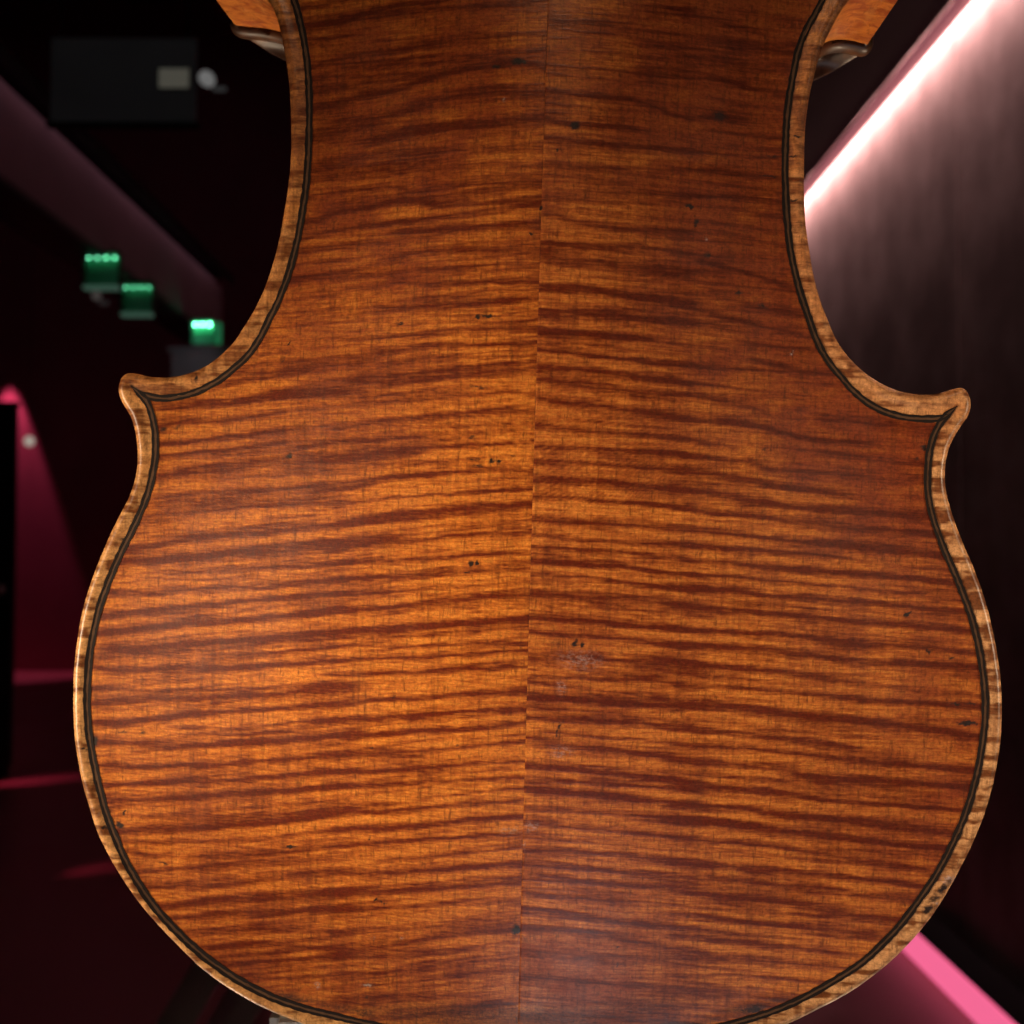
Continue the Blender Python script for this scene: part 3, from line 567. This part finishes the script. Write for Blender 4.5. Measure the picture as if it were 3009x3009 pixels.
SR += blk(1000, 2000, 1.915, [
 ([(1060,95),(1250,105),(1480,115),(1950,142)],32,.92),([(1060,210),(1250,220),(1450,225),(1950,252)],26,.88),([(1200,290),(1500,320),(1950,352)],14,.75),([(1060,330),(1200,355),(1500,385),(1950,442)],32,.92),([(1055,485),(1300,495),(1600,525),(1950,562)],22,.92),([(1060,570),(1350,570),(1950,612)],12,.62),([(1050,610),(1250,630),(1500,650),(1950,692)],24,.92),([(1045,720),(1300,730),(1600,760),(1950,792)],20,.62),([(1050,800),(1400,830),(1950,897)],28,.72),([(1045,870),(1300,890)],20,.5),
 ([(1040,950),(1350,965),(1600,985),(1950,1012)],24,.82),([(1035,1030),(1300,1050),(1600,1080),(1950,1112)],26,.72),([(1030,1110),(1300,1120),(1550,1140),(1950,1162)],22,.72),([(1030,1190),(1250,1220),(1500,1240)],30,.6),([(1020,1280),(1200,1300),(1450,1340),(1700,1370),(1950,1387)],24,.88),([(1010,1390),(1250,1405),(1500,1430),(1700,1480),(1950,1512)],28,.82),([(1010,1530),(1300,1550),(1600,1580),(1950,1602)],36,.5),([(1005,1660),(1300,1680),(1600,1710),(1950,1752)],26,.6),([(1000,1780),(1400,1800),(1800,1830)],25,.5),([(1000,1880),(1400,1890),(1800,1910)],20,.5)])
SR += blk(2000, 2000, 1.915, [
 ([(0,25),(300,40),(600,60),(900,90),(1300,125),(1700,145)],20,.92),([(0,140),(250,150),(500,180),(750,215),(1000,230),(1250,255),(1690,320)],32,.97),([(0,275),(250,290),(500,310),(750,340),(900,365)],20,.85),([(0,365),(250,370),(500,395),(800,430),(1100,460),(1670,512)],22,.92),([(0,455),(250,470),(500,490),(750,535),(1000,555),(1300,580),(1660,600)],24,.97),
 ([(0,600),(300,610),(600,635),(800,665),(1100,695),(1500,725)],20,.92),([(0,710),(300,715),(500,745),(800,780),(1100,810),(1500,855)],26,.92),([(0,790),(250,800),(500,840),(800,870),(1100,905),(1550,962)],28,.92),([(0,895),(300,920),(600,945),(900,990),(1300,1050)],18,.72),([(0,1020),(250,1040),(600,1070),(900,1100),(1300,1142)],22,.88),([(200,1110),(550,1150),(800,1170),(1000,1200),(1350,1222)],22,.85),
 ([(0,1170),(250,1210),(500,1230),(700,1265),(900,1300),(1250,1352)],32,.92),([(0,1310),(250,1340),(500,1370),(750,1400),(1050,1432)],26,.85),([(0,1440),(300,1460),(600,1500),(900,1532)],26,.72),([(0,1540),(400,1570),(700,1600),(950,1612)],20,.62),([(0,1660),(300,1660),(750,1692)],16,.62),([(0,1740),(300,1760),(650,1802)],24,.62),([(0,1840),(280,1872)],20,.55)])

def flame(px, py, side, seed):
    S = SL if side < 0 else SR
    keep = np.ones(len(px))
    sx = seam_x(py); dx = np.abs(px - sx)
    jit = (vn(px / 55, py / 16, seed + 5) - .5) * 7 + (vn(px / 17, py / 9, seed + 6) - .5) * 4
    wv = 0.75 + 0.5 * vn(px / 120, py / 30, seed + 8)
    for pts, w, d in S:
        X = np.array([p[0] for p in pts]); Y = np.array([p[1] for p in pts])
        o = np.argsort(X); X = X[o]; Y = Y[o]
        m = np.nonzero((px > X[0] - 110) & (px < X[-1] + 170) & (py > Y.min() - 5 * w - 25) & (py < Y.max() + 5 * w + 25))[0]
        if not len(m): continue
        x = px[m]
        yc = np.interp(x, X, Y)
        # run on a little along the end slope
        sl0 = (Y[1] - Y[0]) / (X[1] - X[0]); sl1 = (Y[-1] - Y[-2]) / (X[-1] - X[-2])
        yc = np.where(x < X[0], Y[0] + sl0 * (x - X[0]), np.where(x > X[-1], Y[-1] + sl1 * (x - X[-1]), yc))
        e = np.maximum(np.maximum(X[0] - x, x - X[-1]), 0)
        endc = 24.0 if (800 < X[-1] < 860 and 1150 < Y[-1] < 1330) else 75.0
        fade = np.exp(-(e / np.where(x > X[-1], endc, 45.0)) ** 2)
        r = np.abs(py[m] + jit[m] - yc) / (w * wv[m] * 1.0)
        keep[m] *= 1 - d * fade * np.exp(-r ** 1.9)
    f = 1 - keep
    yy = py + side * -0.0 + 0.09 * dx * (-1 if side > 0 else -1)
    n1 = vn(px / 420, yy / 17, seed); n2 = vn(px / 160, yy / 7.0, seed + 1); n3 = vn(px / 90, yy / 30, seed + 2)
    n4 = vn(px / 45, yy / 4.2, seed + 3)
    bgf = (n1 - .5) * .62 + (n2 - .5) * .46 + (n3 - .5) * .14 + (n4 - .5) * .46 + (vn(px / 300, yy / 9.5, seed + 4) - .5) * .42
    out = py < -10
    vg = (vn(px / 11, py / 150, seed + 20) - .5) * .28 + (vn(px / 48, py / 700, seed + 21) - .5) * .20
    f = f * 0.95 + 0.04 + bgf * (0.50 + 0.70 * (1 - f)) + vg * (1.05 - 0.7 * f)
    f = np.where(out, 0.45 + bgf * 1.6, f)
    return np.clip(f, 0, 1.1)

VAR = [(900,100,.6),(1200,300,.85),(1450,600,.5),(1550,900,.3),(1100,900,.65),(700,1200,.5),(1000,1150,.6),(1400,1250,.2),(500,1600,.4),(1000,1700,.3),(1400,1700,.05),(400,2100,.35),(900,2150,.12),(1350,2100,0),(700,2500,.45),(1200,2500,.15),(700,2800,.65),(1300,2800,.6),(1700,100,.55),(1950,200,.95),(2200,300,1),(2250,600,.95),(1800,500,.65),(2000,800,.85),(1700,1000,.45),(2300,1000,.9),(2600,1300,1),(2000,1300,.55),(1700,1400,.3),(2300,1700,.4),(2700,1800,.65),(1900,1700,.3),(1700,1950,.65),(2100,2000,.15),(2500,2200,.4),(2750,2300,.75),(1800,2500,.4),(2200,2600,.4),(1800,2850,.7),(1050,350,.9),(1150,150,.9),(1000,600,.8)]
def varnish(px, py):
    n = np.zeros(len(px)); s = np.zeros(len(px)) + 1e-6
    for x, y, v in VAR:
        w = np.exp(-((px - x) ** 2 + (py - y) ** 2) / (2 * 170.0 ** 2)); n += w * v; s += w
    out = (n + 0.5e-6) / s
    return np.clip(out * 1.12 + 0.03 + (vn(px / 130, py / 90, 77) - .5) * .35, 0, 1)
# dents, dirt and scratches: x, y, rx, ry, tilt, depth of tone
MARKS = [(1385,1655,7,10,0,1),(1403,1653,6,5,0,.9),(1372,1681,10,5,0,.55),(1395,1349,30,6,0,.55),(1445,1353,9,8,0,.9),(1466,1355,10,6,0,.9),(1425,1340,9,5,0,.7),(1400,1370,26,5,-.1,.6),(1500,1338,16,5,0,.6),(1388,1285,12,6,-.3,.6),(1418,1283,6,5,0,.6),(1405,1137,32,6,0,.55),(1527,180,28,9,0,.75),(1458,197,16,7,0,.6),(1690,368,18,16,0,.7),(1440,928,14,6,0,.75),(1405,932,8,6,0,.8),(1425,925,22,5,-.1,.6),(1178,952,10,4,-.4,.8),(1590,612,6,7,0,.8),
 (1560,685,5,6,0,.8),(1640,440,6,5,0,.8),(2027,605,14,8,.2,.9),(2046,655,10,12,.4,.7),(2114,342,24,18,0,.6),(2170,860,16,7,-.3,.6),(2240,900,18,8,.5,.6),(2080,750,12,12,0,.6),(2667,1805,13,5,-.7,.95),(2727,1914,7,6,0,.8),(2795,1937,9,6,0,.6),(2716,1316,11,8,0,.8),(2695,1348,8,6,0,.6),(1094,2199,5,6,0,.95),(1086,2460,4,8,.2,.9),(1104,2644,8,5,0,.9),(1125,2650,20,3,.4,.6),(1517,2733,15,16,0,.8),(1638,2148,4,28,.2,.75),(1650,2125,5,12,.5,.5),(855,2489,18,4,-.2,.8),(365,2390,5,14,.4,.75),(360,2150,16,6,0,.6),(420,2155,10,6,0,.6),(480,2535,14,4,.4,.6),
 (1155,2050,6,6,0,.6),(1690,1890,8,14,.4,.7),(1712,1895,9,7,0,.85),(1630,1890,22,16,0,.35),(575,1112,3,18,0,.9),(850,1008,4,12,.35,.9),(835,1052,4,26,.4,.5),(1345,2190,5,5,0,.6),(520,1255,16,8,-.2,.5),(480,1260,14,8,.4,.6),(275,2180,14,22,0,.85),(248,2200,14,5,0,.7),(278,2050,6,14,0,.4),(350,2425,13,10,.3,.8),(305,2432,12,6,.2,.7),(365,1585,14,9,.3,.7),(850,1340,12,8,-.5,.7),
 (2585,1128,20,3,.3,.3),(2735,1228,4,3,0,.2),(2340,402,16,4,0,.75),(2335,460,16,4,0,.8),(2332,590,14,4,0,.8),(2350,862,10,8,0,.7),(2270,460,26,3,0,.6),(2265,518,26,3,0,.6),(2250,515,22,3,0,.5),(2245,1320,10,4,0,.5),(2790,2592,10,12,.5,.55),(2770,2612,22,10,-.6,.8),(2745,2640,24,12,-.6,.6),(2725,2672,20,9,-.6,.85),(2855,2070,24,4,.15,.6),(2850,2124,26,5,.1,.9),(2832,2128,20,4,.1,.8),(2810,2068,30,3,.1,.7),(1080,2930,6,8,.4,.6),(1815,2785,4,7,.3,.7),(1815,2835,3,6,0,.7),
 (1430,2985,560,52,.02,.42),(1560,2870,150,60,0,.16),(1850,2960,260,40,-.1,.3)]
PALE = [(1705,1940,60,26,.1,.42),(1650,2020,14,20,0,.5),(1560,2430,22,14,0,.5),(1540,2485,6,12,0,.6),(1500,2440,40,10,0,.4),(2798,2582,16,9,.1,1.3),(2752,2656,8,5,0,1.0),(1095,2755,6,4,0,.9),(1182,2758,5,4,0,.8),(1078,2895,14,5,0,.9),(932,2896,8,9,0,.9),(1648,2210,30,16,0,.5),(290,2393,4,4,0,1.0),(2327,1038,4,4,0,1.3),(2078,702,4,4,0,1.3),(1481,293,6,4,0,.8),(2777,2590,14,8,.2,.9)]  # pale scuffs; the widest also has a sheen spot put into the colour
def blobs(px, py, T, base):
    m = base
    wx = px + (vn(px / 7, py / 7, 61) - .5) * 9; wy = py + (vn(px / 7, py / 7, 62) - .5) * 9
    for x, y, rx, ry, a, d in T:
        s = np.nonzero((np.abs(px - x) < 4 * max(rx, ry)) & (np.abs(py - y) < 4 * max(rx, ry)))[0]
        if not len(s): continue
        ca, sa = math.cos(a), math.sin(a)
        u = (wx[s] - x) * ca + (wy[s] - y) * sa; v = -(wx[s] - x) * sa + (wy[s] - y) * ca
        m[s] = np.maximum(m[s], 1.05 * d * np.exp(-(((u / rx) ** 2 + (v / ry) ** 2) ** 1.3)))
    return m

def plate_height(X):
    d = edge_dist(X)
    return arch(X[:, 0], X[:, 1]) + lip(d), d

def build_half(side, E, Qk, name, mat, seed):
    arc = np.r_[0, np.cumsum(np.linalg.norm(np.diff(E, axis=0), axis=1))]
    ka, kq = [0.0], [E[0, 1]]
    for p, q in Qk:
        i = int(np.argmin(np.hypot(E[:, 0] - p[0], E[:, 1] - p[1])))
        ka.append(arc[i]); kq.append(q)
    ka.append(arc[-1]); kq.append(E[-1, 1])
    qy = np.interp(arc, ka, kq)
    k = np.exp(-0.5 * (np.arange(-20, 21) / 8.0) ** 2); k /= k.sum()
    qs = np.convolve(np.r_[qy[0] - (qy[1:21][::-1] - qy[0]), qy, 2 * qy[-1] - qy[-21:-1][::-1]], k, 'valid')
    qy = np.maximum.accumulate(qs); qy[0] = E[0, 1]; qy[-1] = E[-1, 1]
    Q = np.stack([seam_x(qy), qy], 1)
    de = np.r_[0, 1.2, 2.6, 4.2, 6, 8, 10.5, 13.5, 17, 21, np.arange(25.5, 96, 4.5), np.arange(100, 1215, 5.5), 1222, 1229, 1234, 1238, 1241.5, 1244.5, 1247.5, 1250.0]
    S = (1 - de / 1250.0)[::-1]                       # seam (0) -> edge (1)
    nt, ns = len(E), len(S)
    X = Q[:, None, :] + (E - Q)[:, None, :] * S[None, :, None]
    Xf = X.reshape(-1, 2)
    z = arch(Xf[:, 0], Xf[:, 1])
    d = np.full(len(Xf), 999.0)
    near = np.nonzero(np.tile(S > 0.55, nt))[0]
    d[near] = edge_dist(Xf[near])
    d.reshape(nt, ns)[:, -1] = 0
    z = z + lip(d)
    # recess of the centre joint
    ds = np.abs(Xf[:, 0] - seam_x(Xf[:, 1]))
    z -= 0.05 * MM * np.exp(-(ds / 2.2) ** 2)
    z[near] += 0.16 * MM * (vn(Xf[near, 0] / 30, Xf[near, 1] / 22, seed + 40) - .5) * np.exp(-d[near] / 40)
    L = np.concatenate([plate_uv(Xf), z[:, None]], 1)
    px, py = local2px(L)
    fl = flame(px, py, side, seed); va = varnish(px, py)
    worn = np.zeros(len(Xf)); mk = np.zeros(len(Xf))
    m = np.nonzero(d < 120)[0]
    res = [KD_P.find((a, b, 0)) for a, b in Xf[m]]
    idx = np.array([r[1] for r in res]); dp = np.array([r[2] for r in res])
    edge_noise = (vn(Xf[m, 0] / 9, Xf[m, 1] / 9, 91) - .5) * 6
    inside = d[m] - P_D[idx]
    worn[m] = np.clip((-inside + 4) / 8, 0, 1)
    top = np.clip((py[m] - 250) / 1800, 0.0, 1)       # the upper margin keeps more varnish
    worn[m] *= 0.30 + 0.70 * np.clip(top * 1.3 + (vn(px[m] / 40, py[m] / 40, 33) - .5) * .5, 0, 1)
    mk[m] = 0.50 * np.exp(-((dp + edge_noise) / 13.0) ** 2) * (0.35 + 0.9 * vn(Xf[m, 0] / 30, Xf[m, 1] / 30, 12))
    # patchy darker tone in the scoop at the bottom
    scoop = np.clip((py[m] - 2860) / 90, 0, 1) * np.clip(1 - np.abs(inside - 18) / 60, 0, 1)
    mk[m] = np.maximum(mk[m], 0.75 * scoop * vn(px[m] / 60, py[m] / 14, 19))
    mk = np.maximum(mk, 0.55 * np.exp(-(ds / 2.0) ** 2) * (0.0 + 0.9 * vn(Xf[:, 0] * 0, Xf[:, 1] / 60, 13)))
    mk = blobs(px, py, MARKS, mk)
    pale = blobs(px, py, PALE, np.zeros(len(Xf)))
    va = np.where(worn > .3, va * .4, va)
    mf = 0.42 + 2.0 * (vn(px / 170, py / 17, seed + 50) - .5) + 1.0 * (vn(px / 18, py / 10, seed + 51) - .5) + 0.4 * (fl - .45)
    fl = fl * (1 - worn) + np.clip(mf, 0, 1) * worn
    # rim: side, underside
    rings = []
    inw = (Q - E) / np.linalg.norm(Q - E, axis=1)[:, None]
    zt = z.reshape(nt, ns)[:, -1]
    for off, zz in ((0.0, -2.3), (3, -3.1), (9, -3.7), (20, -3.9), (90, -3.9), (600, -3.9)):
        Y = E + inw * off
        rings.append(np.concatenate([plate_uv(Y), np.full((nt, 1), zz * MM)], 1))
    nr = len(rings)
    A = np.concatenate([L.reshape(nt, ns, 3), np.stack(rings, 1)], 1)
    NS = ns + nr
    co = A.reshape(-1, 3)
    def ext(a):
        a = a.reshape(nt, ns); return np.concatenate([a, np.repeat(a[:, -1:], nr, 1)], 1).ravel()
    i = np.arange(nt - 1)[:, None] * NS + np.arange(NS - 1)[None, :]
    i = i.ravel()
    f = np.stack([i, i + 1, i + NS + 1, i + NS], 1)
    if side > 0: f = f[:, ::-1]
    me = bpy.data.meshes.new(name)
    me.vertices.add(len(co)); me.vertices.foreach_set('co', co.ravel())
    me.loops.add(f.size); me.loops.foreach_set('vertex_index', f.ravel().astype(np.int32))
    me.polygons.add(len(f)); me.polygons.foreach_set('loop_start', np.arange(0, f.size, 4, dtype=np.int32))
    me.polygons.foreach_set('use_smooth', np.ones(len(f), bool))
    for nm, a in (('figure_tone', fl), ('varnish', va), ('worn', worn), ('mark', mk), ('pale', pale)):
        at = me.attributes.new(nm, 'FLOAT', 'POINT'); at.data.foreach_set('value', ext(a).astype(np.float32))
    me.update(); me.validate()
    return link(name, me, mat, violin)

half_l = build_half(-1, EL, UQL + LQ, 'back_half', M_L, 100)
half_r = build_half(1, ER, UQR + RQ, 'back_half', M_R, 200)
half_l['label'] = 'amber left half of the back with bands rising to the joint'
half_r['label'] = 'browner right half of the back with bands falling from the joint'

# ---- purfling: three inlaid strips along each line
def ribbon(name, path, o0, o1, top, mat, parent, seed, taper0=0, taper1=0):
    n = len(path); s = np.r_[0, np.cumsum(np.linalg.norm(np.diff(path, axis=0), axis=1))]
    tg = np.gradient(path, axis=0); tg /= np.linalg.norm(tg, axis=1)[:, None]
    nr = np.stack([-tg[:, 1], tg[:, 0]], 1)
    k = np.ones(n)
    if taper0: k *= np.clip(s / taper0, 0.12, 1)
    if taper1: k *= np.clip((s[-1] - s) / taper1, 0.12, 1)
    j0 = (vn(s / 14, s * 0 + seed, seed) - .5) * 2.6 + (vn(s / 60, s * 0 + seed, seed + 3) - .5) * 2
    j1 = (vn(s / 14, s * 0 + seed + 9, seed + 1) - .5) * 2.6
    a = path + nr * ((o0 + j0) * k)[:, None]; b = path + nr * ((o1 + j1) * k)[:, None]
    za, _ = plate_height(a); zb, _ = plate_height(b)
    tp = top + (vn(s / 25, s * 0 + seed, seed + 2) - .5) * 0.04
    def P(q, z): return np.concatenate([plate_uv(q), z[:, None]], 1)
    V = np.stack([P(a, za - 0.3 * MM), P(a, za + tp * MM), P(b, zb + tp * MM), P(b, zb - 0.3 * MM)], 1).reshape(-1, 3)
    fs = []
    for i in range(n - 1):
        for c in range(3): fs.append((4*i+c, 4*i+c+1, 4*i+4+c+1, 4*i+4+c))
    fs += [(0, 1, 2, 3), tuple(4 * (n - 1) + c for c in (3, 2, 1, 0))]
    me = bpy.data.meshes.new(name); me.from_pydata(V.tolist(), [], fs)
    bm = bmesh.new(); bm.from_mesh(me); bmesh.ops.recalc_face_normals(bm, faces=bm.faces); bm.to_mesh(me); bm.free()
    return link(name, me, mat, parent)
TAP = {'L_low': (34, 0), 'L_c': (30, 30), 'L_up': (0, 30), 'R_low': (34, 0), 'R_c': (30, 30), 'R_up': (0, 30)}
for q, (key, path) in enumerate(PP.items()):
    par = half_l if key[0] == 'L' else half_r
    t0, t1 = TAP[key]
    low = key.endswith('low')
    ribbon('dark_strip', path, -10.6, -3.2, 0.09 + 0.012 * q % .04, M_PD, par, 300 + q * 20, t0, t1)
    ribbon('pale_strip', path, -3.6, 3.6, 0.055 + 0.006 * q % .02, M_PM, par, 305 + q * 20, t0, t1)
    ribbon('dark_strip', path, 3.2, 10.6, 0.09 + 0.012 * q % .04, M_PD, par, 310 + q * 20, t0, t1)

# ---- ribs and belly
def offset_loop(E, inset):
    tg = np.gradient(E, axis=0); tg /= np.linalg.norm(tg, axis=1)[:, None]
    nr = np.stack([-tg[:, 1], tg[:, 0]], 1)
    c = np.array([1580.0, 1000.0])
    Pn = E + nr * inset
    if np.mean(np.linalg.norm(Pn - c, axis=1)) > np.mean(np.linalg.norm(E - c, axis=1)): Pn = E - nr * inset
    d = edge_dist(Pn)
    return Pn[d > inset * 0.975]
def strip_mesh(name, P, z0, z1, mat, nseg=6):
    n = len(P); uv = plate_uv(P); V = []
    for k in range(nseg + 1):
        z = z0 + (z1 - z0) * k / nseg
        V.append(np.concatenate([uv, np.full((n, 1), z)], 1))
    V = np.vstack(V); fs = []
    for k in range(nseg):
        for i in range(n - 1):
            fs.append((k*n+i, k*n+i+1, (k+1)*n+i+1, (k+1)*n+i))
    me = bpy.data.meshes.new(name); me.from_pydata(V.tolist(), [], fs)
    return link(name, me, mat, violin)
ZR = -40.0 * MM
OUT_L = spline(L_EDGE, 6.0); OUT_R = spline(R_EDGE, 6.0)
for pts in (OUT_L, OUT_R):
    P = offset_loop(pts, 26.0)
    # split at the corners: upper, middle and lower rib
    tops = [p for p in P]
    ys = P[:, 1]
    def cut(sel): return P[sel]
    xs = np.abs(P[:, 0] - seam_x(P[:, 1]))
    i1 = int(np.argmax(np.where((ys < -20) & (ys > -260), xs - np.abs(ys + 120) * 0.2, -1)))
    i2 = int(np.argmax(np.where((ys > 1050) & (ys < 1290), xs - np.abs(ys - 1160) * 0.2, -1)))
    for a, b in ((0, i1 + 1), (i1, i2 + 1), (i2, len(P))):
        strip_mesh('rib', P[a:b], -3.9 * MM, ZR + 3.6 * MM, M_RIB)

E2 = np.vstack([smooth(OUT_L, 3), smooth(OUT_R, 3)[::-1][1:]])
def belly():
    n = len(E2); c = np.array([1580.0, 900.0])
    tg = np.gradient(E2, axis=0); tg /= np.linalg.norm(tg, axis=1)[:, None]
    nr = np.stack([-tg[:, 1], tg[:, 0]], 1)
    if np.mean(np.linalg.norm(E2 + nr * 10 - c, axis=1)) > np.mean(np.linalg.norm(E2 - c, axis=1)): nr = -nr
    rings = []
    for off, z in ((150, 3.6), (24, 3.6), (14, 3.5), (6, 2.9), (1.5, 2.0), (0, 0.9), (1.5, -0.3), (7, -1.0), (16, -1.2)):
        rings.append(np.concatenate([plate_uv(E2 + nr * off), np.full((n, 1), ZR + z * MM)], 1))
    # front face, arched away from the back
    for s, z in ((0.9, -1.8), (0.7, -6), (0.45, -11), (0.2, -14)):
        Y = np.stack([seam_x(E2[:, 1]) + (E2[:, 0] - seam_x(E2[:, 1])) * s, 860 + (E2[:, 1] - 860) * (0.5 + 0.5 * s)], 1)
        rings.append(np.concatenate([plate_uv(Y), np.full((n, 1), ZR + z * MM)], 1))
    V = np.vstack(rings); fs = []
    for k in range(len(rings) - 1):
        for i in range(n):
            j = (i + 1) % n; fs.append((k*n+i, k*n+j, (k+1)*n+j, (k+1)*n+i))
    fs.append(tuple((len(rings) - 1) * n + i for i in range(n)))
    me = bpy.data.meshes.new('belly'); me.from_pydata(V.tolist(), [], fs)
    bm = bmesh.new(); bm.from_mesh(me); bmesh.ops.recalc_face_normals(bm, faces=bm.faces); bm.to_mesh(me); bm.free()
    o = link('belly', me, M_BELLY, violin, True)
belly()

# ------------------------------------------------------------------ what carries it
zb = on_plane(785, 2962, -52 * MM); zr = on_plane(2240, 2962, -52 * MM)
st = empty('display_stand', (0, 0.33, 0.0))
tag(st, 'frosted grey holder carrying the violin from below', 'stand')
def acrylic():
    t = NT('frosted_acrylic'); nz = t.noise((90, 90, 90), 3)
    t.base(t.mix(nz, rgb(0.42, 0.43, 0.41), rgb(0.55, 0.55, 0.52))); t.b.inputs['Roughness'].default_value = 0.35
    t.b.inputs['Transmission Weight'].default_value = 0.1
    return t.m
M_AC = acrylic()
os_ = (0, 0.33, 0.0)
yb = float(zb[1])
box('cradle', (float(zb[0]), yb, float(zb[2]) - 0.05), (float(zr[0]), yb + 0.012, float(zb[2]) - 0.001), M_AC, st, 0.003, os_)
box('post', (-0.02, yb + 0.013, 1.0), (0.02, yb + 0.03, float(zb[2]) - 0.02), M_AC, st, 0.003, os_)
box('foot', (-0.08, yb - 0.03, 0.972), (0.08, yb + 0.08, 0.998), M_AC, st, 0.003, os_)
pl = empty('plinth', (0, 0.33, 0))
tag(pl, 'charcoal plinth under the display stand', 'plinth')
box('body', (-0.16, 0.16, 0), (0.16, 0.50, 0.93), M_DGREY, pl, 0.004, os_)
box('top', (-0.17, 0.15, 0.931), (0.17, 0.51, 0.970), M_DGREY, pl, 0.004, os_)
def bar(x0, y0, x1, y1, D, wpx, label):
    a, b = W(x0, y0, D), W(x1, y1, D)
    w = wpx / F * D
    ob = empty('steel_bar', b); tag(ob, label, 'bar', 'grey bars below the violin')
    u = (a - b); Ln = u.length; u.normalize()
    bm = bmesh.new(); bmesh.ops.create_cube(bm, size=1)
    for v in bm.verts: v.co = Vector((v.co.x * w, v.co.y * w * 0.4, (v.co.z + .5) * Ln))
    bmesh.ops.bevel(bm, geom=bm.edges[:], offset=w * 0.06, segments=2, affect='EDGES')
    me = bpy.data.meshes.new('shaft'); bm.to_mesh(me); bm.free()
    s = link('shaft', me, M_GREY, ob); s.rotation_euler = Vector((0, 0, 1)).rotation_difference(u).to_euler()
bar(640, 2800, 455, 3110, 1.1, 92, 'wider grey steel bar slanting below the lower left edge of the violin')
bar(800, 2800, 610, 3120, 1.2, 110, 'darker grey steel bar nearer the frosted holder under the violin')
